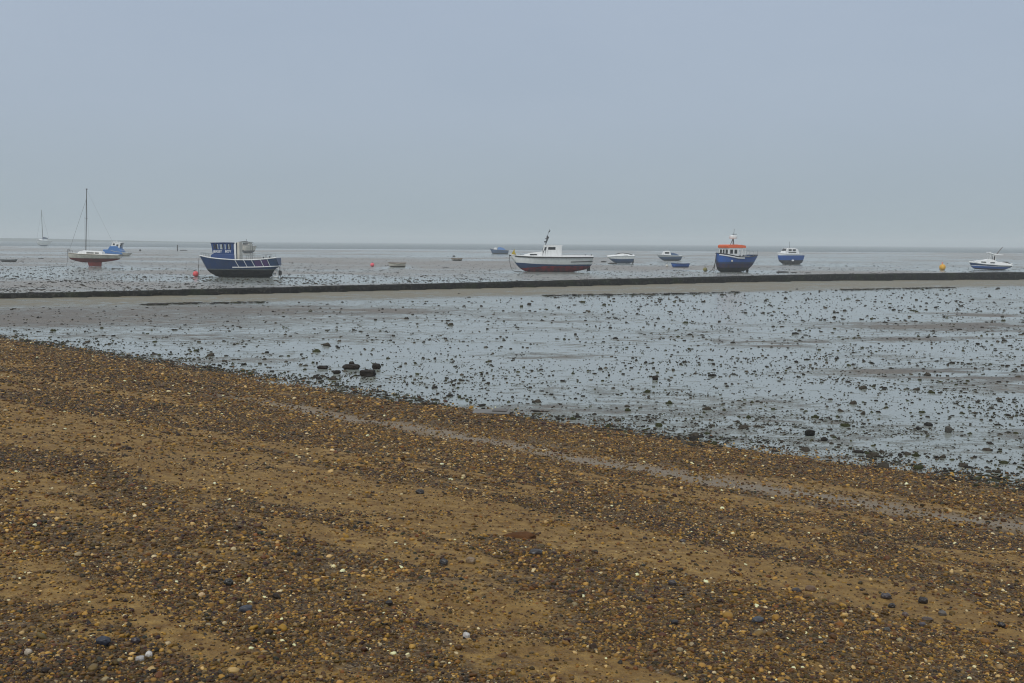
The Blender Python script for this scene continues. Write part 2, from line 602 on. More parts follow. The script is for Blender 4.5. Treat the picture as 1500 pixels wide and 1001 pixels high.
def mud_material():
    m, nt, b, out = new_mat('wet_tidal_mud')
    pos = geo_pos(nt)
    dry = nd(nt, 'ShaderNodeAttribute', attribute_name='dry').outputs['Fac']
    sand = nd(nt, 'ShaderNodeAttribute', attribute_name='sand').outputs['Fac']
    far = nd(nt, 'ShaderNodeAttribute', attribute_name='beyond').outputs['Fac']
    n_big = noise_(nt, vscale(nt, pos, (.5, 1, 1)), 0.5, 6, .6)
    n_mid = noise_(nt, vscale(nt, pos, (.6, 1, 1)), 2.6, 6, .65)
    n_fine = noise_(nt, pos, 14, 5, .65)
    far_sp = noise_(nt, vscale(nt, pos, (1.0, .6, 1)), 8.5, 3, .75)
    # exposure of the mud = mask perturbed by noise
    e = math_(nt, 'ADD', dry, math_(nt, 'MULTIPLY', math_(nt, 'SUBTRACT', n_mid, .5), 1.5))
    e = math_(nt, 'ADD', e, math_(nt, 'MULTIPLY', math_(nt, 'SUBTRACT', n_fine, .5), .8))
    e = math_(nt, 'ADD', e, math_(nt, 'MULTIPLY', math_(nt, 'MULTIPLY', math_(nt, 'SUBTRACT', far_sp, .5), 2.2), far))
    expo = ramp(nt, e, [(.32, 0.0), (.70, 1.0)])
    mud = mixc(nt, ramp(nt, n_big, [(.35, 0.0), (.65, 1.0)]), (.135, .112, .085), (.19, .155, .11))
    mud = mixc(nt, ramp(nt, n_fine, [(.35, 0.0), (.6, 1.0)]), (.065, .055, .042), mud)
    sandc = mixc(nt, n_mid, (.145, .122, .070), (.205, .172, .10))
    mud = mixc(nt, sand, mud, sandc)
    mud = mixc(nt, math_(nt, 'MULTIPLY', far, .75), mud, mixc(nt, n_big, (.24, .215, .185), (.29, .26, .225)))
    wetc = mixc(nt, n_big, (.22, .255, .235), (.28, .30, .27))
    col = mixc(nt, expo, wetc, mud)
    n_grit = noise_(nt, vscale(nt, pos, (.7, 1, 1)), 30, 3, .7)
    col = mixc(nt, math_(nt, 'MULTIPLY', ramp(nt, n_grit, [(.54, 0.0), (.64, 1.0)]), math_(nt, 'ADD', .25, math_(nt, 'MULTIPLY', expo, .6))), col, (.05, .043, .034))
    col = mixc(nt, math_(nt, 'MULTIPLY', math_(nt, 'MULTIPLY', ramp(nt, far_sp, [(.54, 0.0), (.66, 1.0)]), far), .45), col, (.09, .08, .065))
    nt.links.new(col, b.inputs['Base Color'])
    r = ramp(nt, expo, [(0, .15), (1, .50)])
    nt.links.new(r, b.inputs['Roughness'])
    b.inputs['IOR'].default_value = 1.5
    h = math_(nt, 'MULTIPLY', math_(nt, 'ADD', n_fine, math_(nt, 'MULTIPLY', n_mid, 1.5)), math_(nt, 'MULTIPLY', math_(nt, 'ADD', expo, .04), math_(nt, 'SUBTRACT', 1.0, math_(nt, 'MULTIPLY', far, .72))))
    bump = nd(nt, 'ShaderNodeBump', ins={'Strength': .9, 'Distance': .03, 'Height': h})
    nt.links.new(bump.outputs[0], b.inputs['Normal'])
    return m


ys = 1 / np.linspace(1 / 7.0, 1 / 4000.0, 620)
us = np.linspace(-1.15, 1.15, 620)
Yg, Ug = np.meshgrid(ys, us, indexing='ij')
Xg = Ug * (Yg + 12)
dry, sand, bey = dry_mask(Xg, Yg)
Zg = 0.10 * sand * np.clip((Yg - np.interp(Xg, _ex, _ey)) / 6, 0, 1) * (Yg < 300)
Zg = Zg + 0.015 * (dry - .3) * (Yg < 500)
mud = link('mudflat', grid_mesh('mudflat', Xg, Yg, Zg, mud_material(), {'dry': dry, 'sand': sand, 'beyond': bey}))
tag(mud, kind='structure')


# --- sea
def sea_material():
    m, nt, b, _ = new_mat('estuary_water')
    pos = geo_pos(nt)
    b.inputs['Base Color'].default_value = (.065, .085, .080, 1)
    b.inputs['Roughness'].default_value = .30
    b.inputs['IOR'].default_value = 1.33
    h = noise_(nt, vscale(nt, pos, (.35, 1, 1)), .9, 5, .6)
    bump = nd(nt, 'ShaderNodeBump', ins={'Strength': 1.0, 'Distance': .7, 'Height': h})
    nt.links.new(bump.outputs[0], b.inputs['Normal'])
    return m


sy0 = np.linspace(0, 1, 30)
sx = np.linspace(-4500, 4500, 500)
SX, ST = np.meshgrid(sx, sy0)
near_edge = 520 + 60 * (fbm(sx * .006, sx * 0, 21, 4) - .5) * 2 + 18 * (fbm(sx * .05, sx * 0, 22) - .5)
SY = near_edge[None, :] + ST ** 2 * (3995 - near_edge[None, :])
sea = link('sea', grid_mesh('sea', SX, SY, np.full_like(SX, 0.03), sea_material()))
tag(sea, kind='structure')

# --- low far shore, only just showing through the haze
fsx = np.linspace(-2400, -400, 200)
mb = MB(1)
hs = 4 + 6 * fbm(fsx * .004, fsx * 0, 31) * np.clip((-400 - fsx) / 700, 0, 1) + 2 * vnoise(fsx * .03, fsx * 0, 32)
hs = hs * np.clip((-400 - fsx) / 500, 0.02, 1)
vs = []; fs = []
for x, h in zip(fsx, hs):
    vs += [(x, 1500, -.5), (x, 1520, h), (x, 1620, h * .9), (x, 1680, -.5)]
for i in range(len(fsx) - 1):
    for j in range(3):
        a = i * 4 + j; fs.append((a, a + 4, a + 5, a + 1))
mb.add(vs, fs)
fm, fnt, fb, _ = new_mat('far_land')
fb.inputs['Base Color'].default_value = (.05, .06, .045, 1); fb.inputs['Roughness'].default_value = .9
tag(mb.build('hills', None, fm, smooth=True), kind='structure')


# --- beach
def sand_map(X, Y):
    """bareness of the shingle: 1 = bare sand, 0 = thick pebbles"""
    d = shore_d(X, Y)
    nz = fbm(X * .55 + Y * .2, Y * .9 + X * .5, 41, 5)
    nb = fbm(X * .18, Y * .3 + X * .15, 42, 4)
    trough = np.exp(-((d - 3.75 - .5 * (nz - .5)) / (.34 + .16 * nb)) ** 2) * np.clip((X + 7.5) / 3, 0, 1) * (0.72 + .3 * nb)
    s = np.zeros_like(X)
    for (cx, cy, a, b, w) in BLOBS:
        # elongated along the shore
        dx = X - cx; dy = Y - cy
        al = (dx * 0.785 - dy * 0.62) + .5 * (nb - .5); ac = (dx * 0.62 + dy * 0.785) / 1.45 + 1.1 * b * (nb - .5)
        s = np.maximum(s, w * np.exp(-((al / a) ** 2 + (ac / b) ** 2) ** 1.4))
    s = s * (0.05 + 1.75 * nz) + 0.8 * np.clip((nz - .54) * 6, 0, 1) + .25 * np.clip((nb - .45) * 4, 0, 1)
    return np.clip(np.maximum(s, trough * .85), 0, 1), np.clip(trough, 0, 1)


BLOBS = []
for (px, py, a, b, w) in [(60, 625, 3.2, 1.2, .75), (250, 668, 2.6, .8, .85), (420, 700, 2.0, .6, .9), (560, 728, 1.8, .5, .9), (700, 752, 1.6, .5, .7),
                          (860, 785, 1.3, .5, .85), (1000, 822, 1.3, .50, 1.1), (1140, 843, 1.2, .5, 1.3), (1270, 874, 1.1, .56, 1.45), (1400, 900, .9, .50, 1.45), (1490, 925, .7, .36, 1.3),
                          (620, 872, .8, .22, .85), (720, 885, .6, .18, .8), (880, 985, .55, .16, .9), (330, 812, .5, .25, .6), (60, 700, .8, .3, .55), (1190, 800, .9, .3, .6), (170, 800, .6, .2, .5),
                          (1050, 760, 1.0, .3, .5), (20, 560, 4.0, .8, .4), (700, 960, .5, .2, .5), (250, 900, .4, .15, .4)]:
    p = beach_at(px, py)
    BLOBS.append((p.x, p.y, a, b, w))


def beach_material():
    m, nt, b, out = new_mat('damp_sand_and_grit')
    pos = geo_pos(nt)
    bare = nd(nt, 'ShaderNodeAttribute', attribute_name='bare').outputs['Fac']
    tr = nd(nt, 'ShaderNodeAttribute', attribute_name='trough').outputs['Fac']
    n1 = noise_(nt, pos, 1.1, 6, .6); n2 = noise_(nt, pos, 9, 6, .65); n3 = noise_(nt, pos, 70, 4, .7)
    v = nd(nt, 'ShaderNodeTexVoronoi', ins={'Vector': pos, 'Scale': 95.0})
    v2 = nd(nt, 'ShaderNodeTexVoronoi', ins={'Vector': pos, 'Scale': 38.0})
    sandc = mixc(nt, ramp(nt, n1, [(.35, 0.0), (.65, 1.0)]), (.30, .178, .042), (.40, .255, .078))
    sandc = mixc(nt, ramp(nt, n2, [(.38, 0.0), (.66, 1.0)]), (.17, .090, .020), sandc)
    sandc = mixc(nt, ramp(nt, noise_(nt, pos, 160, 3, .8), [(.56, 0.0), (.66, .8)]), sandc, (.04, .022, .01))
    grit = ramp(nt, nd(nt, 'ShaderNodeSeparateColor', ins={0: v.outputs['Color']}).outputs[0],
                [(0, (.012, .009, .006)), (.3, (.07, .045, .02)), (.55, (.17, .11, .035)), (.8, (.28, .20, .08)), (.93, (.6, .55, .42))], 'CONSTANT')
    grit2 = ramp(nt, nd(nt, 'ShaderNodeSeparateColor', ins={0: v2.outputs['Color']}).outputs[0],
                 [(0, (.03, .024, .02)), (.4, (.08, .055, .03)), (.7, (.15, .09, .035)), (.93, (.30, .25, .18))], 'CONSTANT')
    grit = mixc(nt, 1.0, mixc(nt, .5, grit, grit2), (.72, .66, .6), 'MULTIPLY')
    f = math_(nt, 'ADD', bare, math_(nt, 'MULTIPLY', math_(nt, 'SUBTRACT', n2, .5), .9))
    f = ramp(nt, f, [(.25, 0.1), (.6, .88)])
    col = mixc(nt, f, grit, sandc)
    col = mixc(nt, math_(nt, 'MULTIPLY', ramp(nt, n3, [(.55, 0.0), (.7, 1.0)]), .5), col, (.05, .03, .015))
    wet = mixc(nt, n2, (.15, .115, .075), (.23, .185, .125))
    col = mixc(nt, tr, col, wet)
    nt.links.new(col, b.inputs['Base Color'])
    rr = math_(nt, 'SUBTRACT', .78, math_(nt, 'MULTIPLY', tr, .38))
    nt.links.new(rr, b.inputs['Roughness'])
    b.inputs['IOR'].default_value = 1.4
    h = math_(nt, 'ADD', math_(nt, 'MULTIPLY', v.outputs['Distance'], -.5), math_(nt, 'ADD', math_(nt, 'MULTIPLY', n2, 2.2), math_(nt, 'MULTIPLY', v2.outputs['Distance'], -.8)))
    bump = nd(nt, 'ShaderNodeBump', ins={'Strength': .8, 'Distance': .012, 'Height': h})
    nt.links.new(bump.outputs[0], b.inputs['Normal'])
    return m


def spaced(lo, hi, fine_lo, fine_hi, step, g=1.045):
    a = list(np.arange(fine_lo, fine_hi, step))
    s = step; x = fine_hi
    up = []
    while x < hi:
        up.append(x); x += s; s *= g
    up.append(hi)
    s = step; x = fine_lo; dn = []
    while x > lo:
        x -= s; s *= g; dn.append(max(x, lo))
    return np.array(sorted(set(dn)) + a + up)


bxs = spaced(-130, 60, -9, 9, .05)
bds = spaced(-5, 70, -1.5, 19, .05)
XB, DB = np.meshgrid(bxs, bds, indexing='ij')
YB = shore_y(XB) - DB / .79
ZB = beach_z(XB, YB)
bare_b, tr_b = sand_map(XB, YB)
beach = link('beach', grid_mesh('beach', XB, YB, ZB, beach_material(), {'bare': bare_b, 'trough': tr_b}))
tag(beach, kind='structure')


# ------------------------------------------------------------------ scattering (stuff)
def stone_material(name, rough=.45, spec=.4):
    m, nt, b, _ = new_mat(name)
    b.inputs['Specular IOR Level'].default_value = spec
    n_ = 0
    a = nd(nt, 'ShaderNodeAttribute', attribute_name='tint', attribute_type='INSTANCER').outputs['Color']
    tc = nd(nt, 'ShaderNodeTexCoord').outputs['Object']
    n = noise_(nt, tc, 2.5, 4, .6)
    c = mixc(nt, math_(nt, 'MULTIPLY', n, .5), a, (.03, .024, .014))
    nt.links.new(c, b.inputs['Base Color'])
    b.inputs['Roughness'].default_value = rough
    return m


def scatter(name, pts, rot, scl, tint, idx, mat, amp=.25, nvar=6, sub=2, squash=.6, nscale=.9):
    me = bpy.data.meshes.new(name)
    n = len(pts)
    me.vertices.add(n); me.vertices.foreach_set('co', pts.astype(np.float32).ravel())
    me.attributes.new('rot', 'FLOAT_VECTOR', 'POINT').data.foreach_set('vector', rot.astype(np.float32).ravel())
    me.attributes.new('scl', 'FLOAT_VECTOR', 'POINT').data.foreach_set('vector', scl.astype(np.float32).ravel())
    t4 = np.concatenate([tint, np.ones((n, 1))], 1).astype(np.float32)
    me.attributes.new('tint', 'FLOAT_COLOR', 'POINT').data.foreach_set('color', t4.ravel())
    me.attributes.new('idx', 'INT', 'POINT').data.foreach_set('value', idx.astype(np.int32))
    me.materials.append(mat)
    o = link(name, me)
    ng = bpy.data.node_groups.new(name, 'GeometryNodeTree')
    ng.interface.new_socket('Geometry', in_out='INPUT', socket_type='NodeSocketGeometry')
    ng.interface.new_socket('Geometry', in_out='OUTPUT', socket_type='NodeSocketGeometry')
    gi = ng.nodes.new('NodeGroupInput'); go = ng.nodes.new('NodeGroupOutput')
    join = ng.nodes.new('GeometryNodeJoinGeometry')
    posn = ng.nodes.new('GeometryNodeInputPosition')
    for i in range(nvar):
        ico = ng.nodes.new('GeometryNodeMeshIcoSphere'); ico.inputs['Radius'].default_value = .5; ico.inputs['Subdivisions'].default_value = sub
        off = ng.nodes.new('ShaderNodeVectorMath'); off.operation = 'ADD'; off.inputs[1].default_value = (i * 7.3, i * 3.1, i * 11.7)
        ng.links.new(posn.outputs[0], off.inputs[0])
        nz = ng.nodes.new('ShaderNodeTexNoise'); nz.inputs['Scale'].default_value = nscale / .5; nz.inputs['Detail'].default_value = 1.5
        ng.links.new(off.outputs[0], nz.inputs['Vector'])
        sb = ng.nodes.new('ShaderNodeVectorMath'); sb.operation = 'SUBTRACT'; sb.inputs[1].default_value = (.5, .5, .5)
        ng.links.new(nz.outputs['Color'], sb.inputs[0])
        sc_ = ng.nodes.new('ShaderNodeVectorMath'); sc_.operation = 'SCALE'; sc_.inputs['Scale'].default_value = amp * 2
        ng.links.new(sb.outputs[0], sc_.inputs[0])
        sp = ng.nodes.new('GeometryNodeSetPosition')
        ng.links.new(ico.outputs[0], sp.inputs['Geometry']); ng.links.new(sc_.outputs[0], sp.inputs['Offset'])
        tr = ng.nodes.new('GeometryNodeTransform'); tr.inputs['Scale'].default_value = (1, .75 + .06 * (i % 4), squash * (.8 + .08 * (i % 5)))
        ng.links.new(sp.outputs[0], tr.inputs[0])
        sm = ng.nodes.new('GeometryNodeSetShadeSmooth'); ng.links.new(tr.outputs[0], sm.inputs[0])
        mt = ng.nodes.new('GeometryNodeSetMaterial'); mt.inputs['Material'].default_value = mat
        ng.links.new(sm.outputs[0], mt.inputs[0])
        g2i = ng.nodes.new('GeometryNodeGeometryToInstance'); ng.links.new(mt.outputs[0], g2i.inputs[0])
        ng.links.new(g2i.outputs[0], join.inputs[0])

    def attr(nm, typ):
        a = ng.nodes.new('GeometryNodeInputNamedAttribute'); a.data_type = typ; a.inputs['Name'].default_value = nm
        return a.outputs[0]
    iop = ng.nodes.new('GeometryNodeInstanceOnPoints')
    iop.inputs['Pick Instance'].default_value = True
    ng.links.new(gi.outputs[0], iop.inputs['Points']); ng.links.new(join.outputs[0], iop.inputs['Instance'])
    ng.links.new(attr('idx', 'INT'), iop.inputs['Instance Index'])
    ng.links.new(attr('rot', 'FLOAT_VECTOR'), iop.inputs['Rotation']); ng.links.new(attr('scl', 'FLOAT_VECTOR'), iop.inputs['Scale'])
    ng.links.new(iop.outputs[0], go.inputs[0])
    md = o.modifiers.new('scatter', 'NODES'); md.node_group = ng
    return o


PAL = np.array([(.16, .092, .024), (.26, .165, .040), (.105, .058, .022), (.062, .044, .034), (.046, .037, .036), (.17, .080, .026),
                (.34, .225, .075), (.14, .10, .052), (.46, .36, .22), (.75, .70, .60), (.085, .040, .026), (.026, .022, .022)])
PW = np.array([.15, .14, .13, .10, .08, .045, .10, .10, .065, .022, .05, .06])


def tints(n, X, Y, white=1.0):
    """pebble colours, drifting from ochre to slate across the beach"""
    g = fbm(X * .5, Y * .8, 61, 4)
    cold = np.clip((g - .48) * 3, 0, .75)
    warm_w = PW * np.array([1.4, 1.6, 1, .5, .35, 1.3, 1.5, 1, 1.0, 1, 1, .6]); warm_w /= warm_w.sum()
    cold_w = PW * np.array([.7, .5, 1.1, 1.8, 2.2, .8, .5, 1.1, 1.0, 1.3, 1.1, 1.8]); cold_w /= cold_w.sum()
    if white < 1:
        warm_w[9] *= white; cold_w[9] *= white; warm_w /= warm_w.sum(); cold_w /= cold_w.sum()
    a = rng.choice(len(PAL), n, p=warm_w); b = rng.choice(len(PAL), n, p=cold_w)
    pick = np.where(rng.random(n) < cold, b, a)
    c = PAL[pick] * (0.35 + 1.5 * rng.random((n, 1)) ** 1.6) + (rng.random((n, 3)) - .5) * .02
    return np.clip(c * np.array([.97, .83, .54]), .006, .9)


def in_view(X, Y, m=0.62):
    return (Y > 2.3) & (np.abs(X) < m * Y + .7)


def pebble_layer(name, y0, y1, dens, size, sizevar, sink, label, keep_pow=1.0, dmin=-1.3, barefloor=.12):
    hw = .62 * y1 + .8
    n = int(2 * hw * (y1 - y0) * dens)
    X = rng.uniform(-hw, hw, n); Y = rng.uniform(y0, y1, n)
    d = shore_d(X, Y)
    ok = in_view(X, Y) & (d > dmin)
    X, Y, d = X[ok], Y[ok], d[ok]
    bare, tr = sand_map(X, Y)
    cl = fbm(X * 1.6, Y * 2.0, 71, 4)
    fine_b = vnoise(X * 4.5, Y * 4.5, 72)
    bare = np.clip(bare * (.30 + .75 * fine_b + .75 * vnoise(X * 11, Y * 11, 73)), 0, 1)
    prob = np.clip((1 - bare) ** keep_pow * (.45 + 1.1 * np.clip((cl - .35) * 3, 0, 1)), barefloor, 1) * np.where(d > .1, 1, np.clip(1 + (d - .1) / 1.4, 0, 1) ** 2.5)
    ok = rng.random(len(X)) < prob
    X, Y, d = X[ok], Y[ok], d[ok]
    n = len(X)
    Z = np.maximum(beach_z(X, Y), 0)
    s = size * np.exp(sizevar * rng.standard_normal(n))
    s = np.clip(s, size * .4, size * 3.2)
    rot = np.stack([rng.normal(0, .28, n), rng.normal(0, .28, n), rng.uniform(0, 6.28, n)], 1)
    scl = np.stack([s, s, s * rng.uniform(.75, 1.2, n)], 1)
    P = np.stack([X, Y, Z + s * sink], 1)
    o = scatter(name, P, rot, scl, tints(n, X, Y, .25 if size > .03 and y0 < 5 else 1.0), rng.integers(0, 6, n), PEB, amp=.30, squash=.58, nscale=1.1)
    tag(o, label, 'pebbles', kind='stuff')
    print(name, n)
    return o


PEB = stone_material('wet_pebbles', .45, .20)
pebble_layer('shingle', 2.3, 6.2, 9500, .0098, .56, .08, 'dense small brown and grey pebbles covering the near beach')
pebble_layer('coarse_shingle', 2.3, 10.0, 130, .030, .30, .12, 'larger mixed pebbles lying among the near shingle', 1.8, barefloor=.012)
pebble_layer('lower_shingle', 6.2, 11.0, 3600, .0138, .52, .10, 'brown and ochre pebbles on the lower beach')
pebble_layer('middle_shingle', 11.0, 18.0, 1300, .022, .46, .10, 'brown pebbles covering the middle of the beach')
pebble_layer('distant_shingle', 18.0, 40.0, 460, .033, .42, .12, 'brown pebbles covering the distant end of the beach')


# ------------------------------------------------------------------ mud lumps and weed on the flat
WEED = stone_material('dark_weed_and_mud', .7, .15)


def weed_tint(n, green=.2):
    c = np.tile(np.array([[.022, .019, .016]]), (n, 1)) * (0.6 + 1.1 * rng.random((n, 1)))
    g = rng.random(n) < green
    c[g] = np.array([.040, .042, .014]) * (0.7 + .7 * rng.random((g.sum(), 1)))
    b = rng.random(n) < .18
    c[b] = np.array([.07, .058, .042]) * (.6 + .8 * rng.random((b.sum(), 1)))
    return c


def lumps(name, y0, y1, n, size, var, label, flat=.45, far=False, green=.2):
    yy = 1 / rng.uniform(1 / y1, 1 / y0, n)            # nearer ground gets more, as the lumps thin out with distance
    hw = .64
    X = rng.uniform(-hw, hw, n) * yy + rng.normal(0, .4, n); Y = yy
    d = -shore_d(X, Y)
    wy = np.interp(X, _wx, _wy); ey = np.interp(X, _ex, _ey)
    cl = fbm(X * .45, Y * .8, 81, 4); c2 = fbm(X * 1.6, Y * 2.8, 82, 3)
    if far:
        prob = np.clip((cl - .30) * 2.4, .05, 1) * (Y > wy + .8)
    else:
        prob = np.clip((cl - .34) * 2.2, .25, 1) * np.clip((c2 - .25) * 2.2, .2, 1) * .8
        prob = prob * (.42 + 1.5 * np.exp(-np.clip(d, 0, 99) / 2.2) + .25 * np.clip((X - 1) / 6, 0, 1))
        prob = prob * (d > .02) * (Y < wy - .5) * np.where(Y > ey, .25, 1)
    ok = rng.random(n) < prob
    X, Y, d = X[ok], Y[ok], d[ok]
    n = len(X)
    s = size * np.exp(var * rng.standard_normal(n))
    s = np.clip(s, size * .35, size * 2.7)
    s = s * np.clip(Y / 30, .55, 2.6) ** (.95 if not far else .5)
    rot = np.stack([rng.normal(0, .1, n), rng.normal(0, .1, n), rng.uniform(0, 6.28, n)], 1)
    scl = np.stack([s * rng.uniform(.8, 1.5, n), s, s * flat * rng.uniform(.6, 1.7, n)], 1)
    P = np.stack([X, Y, s * flat * .12], 1)
    o = scatter(name, P, rot, scl, weed_tint(n, green), rng.integers(0, 6, n), WEED, amp=.42, squash=.8, nscale=1.6)
    tag(o, label, 'seaweed', kind='stuff')
    print(name, n)


lumps('small_seaweed', 14.5, 100, 130000, .043, .52, 'small dark scraps of weed and worm casts scattered on the wet mud', .62)
lumps('mud_specks', 14.0, 95, 190000, .024, .40, 'tiny dark specks of grit and weed on the wet mud', .6)
lumps('far_mud_lumps', 62, 330, 60000, .065, .45, 'low dark mud lumps speckling the flat beyond the wall', .40, far=True, green=.05)

n = 7000
X = rng.uniform(-24, 12, n); dd = rng.normal(-.15, .42, n)
Y = shore_y(X) - dd / .79
okm = (fbm(X * .7, Y * .7, 131, 4) > .50) & in_view(X, Y)
X, Y = X[okm], Y[okm]; n = len(X)
s_ = .034 * np.exp(.5 * rng.standard_normal(n))
o = scatter('strandline_weed', np.stack([X, Y, np.maximum(beach_z(X, Y), 0) + .006], 1), np.stack([rng.normal(0, .2, n), rng.normal(0, .2, n), rng.uniform(0, 6.28, n)], 1),
            np.stack([s_ * rng.uniform(1, 2.8, n), s_, s_ * .5], 1), weed_tint(n, .35), rng.integers(0, 6, n), WEED, amp=.42, squash=.8, nscale=1.6)
tag(o, 'ragged dark weed along the line where shingle meets mud', 'seaweed', kind='stuff')

# individually built clumps: the largest ones
clump_meshes = []
for i in range(9):
    bm = bmesh.new()
    bmesh.ops.create_icosphere(bm, subdivisions=3, radius=.5)
    for v in bm.verts:
        p = v.co.copy()
        nn = mnoise.fractal(p * 2.1 + Vector((i * 9.1, 0, 3)), 1, 2, 3)
        n2 = mnoise.noise(p * 7 + Vector((0, i * 5.3, 0)))
        v.co = p * (1 + .55 * nn + .16 * n2)
        v.co.z *= .75; v.co.x *= 1.15
        v.co.z += .1 * mnoise.noise(p * 12)
    me = bpy.data.meshes.new('seaweed_clump'); bm.to_mesh(me); bm.free()
    me.polygons.foreach_set('use_smooth', [True] * len(me.polygons))
    cols = [(.020, .018, .015), (.03, .033, .012), (.045, .038, .028)]
    c = cols[i % 3]
    cm = paint('clump_weed', c, tuple(v * 1.8 for v in c), .8, .75, 6)
    cm.node_tree.nodes['Principled BSDF'].inputs['Specular IOR Level'].default_value = .15
    me.materials.append(cm)
    clump_meshes.append(me)
proto = None
cnt = 0; tries = 0
WLAB = 'dark seaweed clump lying on the wet mud between shingle and low wall'
taken = []
while cnt < 230 and tries < 60000:
    tries += 1
    px = random.uniform(150, 1500); py = random.uniform(470, 715)
    p = flat_at(px, py)
    d = -float(shore_d(p.x, p.y))
    if d < .05: continue
    w = math.exp(-d / 4.0) * (1.0 if px > 900 or px < 480 else .5) + .05
    if (fbm(np.array([p.x * .8]), np.array([p.y * 1.3]), 91, 3)[0] - .3) * 2.2 * w < random.random() * .9: continue
    me = random.choice(clump_meshes)
    o = link('seaweed_clump', me) if proto is None else proto.copy()
    if proto is None: proto = o
    else:
        o.data = me; COL.objects.link(o)
    s = random.choice([.05, .06, .07, .08, .10, .15]) * random.uniform(.75, 1.15) * max(1, min(1.6, p.y / 22))
    o.scale = (s, s * random.uniform(.7, 1.1), s * random.uniform(.7, 1.2))
    o.rotation_euler = (0, 0, random.uniform(0, 6.28)); o.location = (p.x, p.y, .0)
    tag(o, WLAB, 'seaweed', 'seaweed clumps scattered over the wet mud')
    cnt += 1
print('clumps', cnt)


# ------------------------------------------------------------------ stones built one by one
def stone(name, loc, w, dpt, h, colr, label, cat, seed, rz=0, boxy=0.0, sink=.15, group=None, rough=.6, rx=0, amp=1.0):
    bm = bmesh.new()
    bmesh.ops.create_icosphere(bm, subdivisions=4, radius=1)
    for v in bm.verts:
        p = v.co.copy()
        if boxy:
            q = Vector([math.copysign(abs(c) ** (1 - .6 * boxy), c) for c in p]); p = q
            mx = max(abs(c) for c in v.co); p = p.lerp(v.co / mx * .9, boxy * .6)
        n = mnoise.fractal(v.co * 1.3 + Vector((seed * 3.7, 0, 1)), 1, 2, 4)
        n2 = mnoise.noise(v.co * 6 + Vector((seed, 2, 0)))
        p = p * (1 + amp * (.22 * n + .05 * n2) + (amp - 1) * .12 * mnoise.noise(v.co * 17))
        v.co = Vector((p.x * w / 2, p.y * dpt / 2, p.z * h / 2))
    me = bpy.data.meshes.new(name); bm.to_mesh(me); bm.free()
    me.polygons.foreach_set('use_smooth', [True] * len(me.polygons))
    me.materials.append(paint(name + '_surface', colr, tuple(min(1, c * 1.9 + .01) for c in colr), .6, rough, 5 / max(w, .05)))
    if rough >= .6:
        me.materials[0].node_tree.nodes['Principled BSDF'].inputs['Specular IOR Level'].default_value = .15
    o = link(name, me)
    o.location = (loc[0], loc[1], loc[2] + h * (.5 - sink)); o.rotation_euler = (rx, 0, rz)
    return tag(o, label, cat, group)


def mud_stone(px, py, wpx, hpx, label, seed, boxy=.4, col=(.022, .018, .015), dpt=None):
    p, k = place(px, py)
    w = wpx * k; h = hpx * k * 1.25
    p.y += w * .25
    return stone('stone', p, w, dpt or w * .6, h, col, label, 'stone', seed, rz=random.uniform(-.25, .25), boxy=boxy)


mud_stone(472, 541, 15, 4.6, 'flat dark stone, leftmost of the group on the wet mud', 1, .7)
mud_stone(513.5, 541.5, 25, 7, 'long dark rock with a humped top in the stone group on the mud', 2, .3)
mud_stone(515, 535.5, 8, 5.5, 'small dark knob of rock behind the long humped rock on the mud', 3, .2)
mud_stone(538, 552, 23, 9, 'block shaped dark rock nearest the beach in the stone group on the mud', 4, .85)
mud_stone(551, 541, 13, 8, 'upright pointed dark stone at the right end of the stone group', 5, .3)
mud_stone(493, 548, 11, 5, 'small round dark stone below the flat stone on the mud', 6, .3)
mud_stone(493.5, 566, 7, 5, 'small lone stone between the rock group and the beach edge', 7, .2, (.05, .05, .045))
mud_stone(1390, 634, 11, 9, 'upright grey stone with a weedy foot on the wet mud at the right', 8, .1, (.07, .068, .06))
mud_stone(1187, 639, 15, 8, 'large near black rock on the mud near the shingle', 9, .2, (.012, .012, .010))
mud_stone(960, 557, 9, 6, 'small dark rock lying alone in the shallow water, middle right', 10, .2)

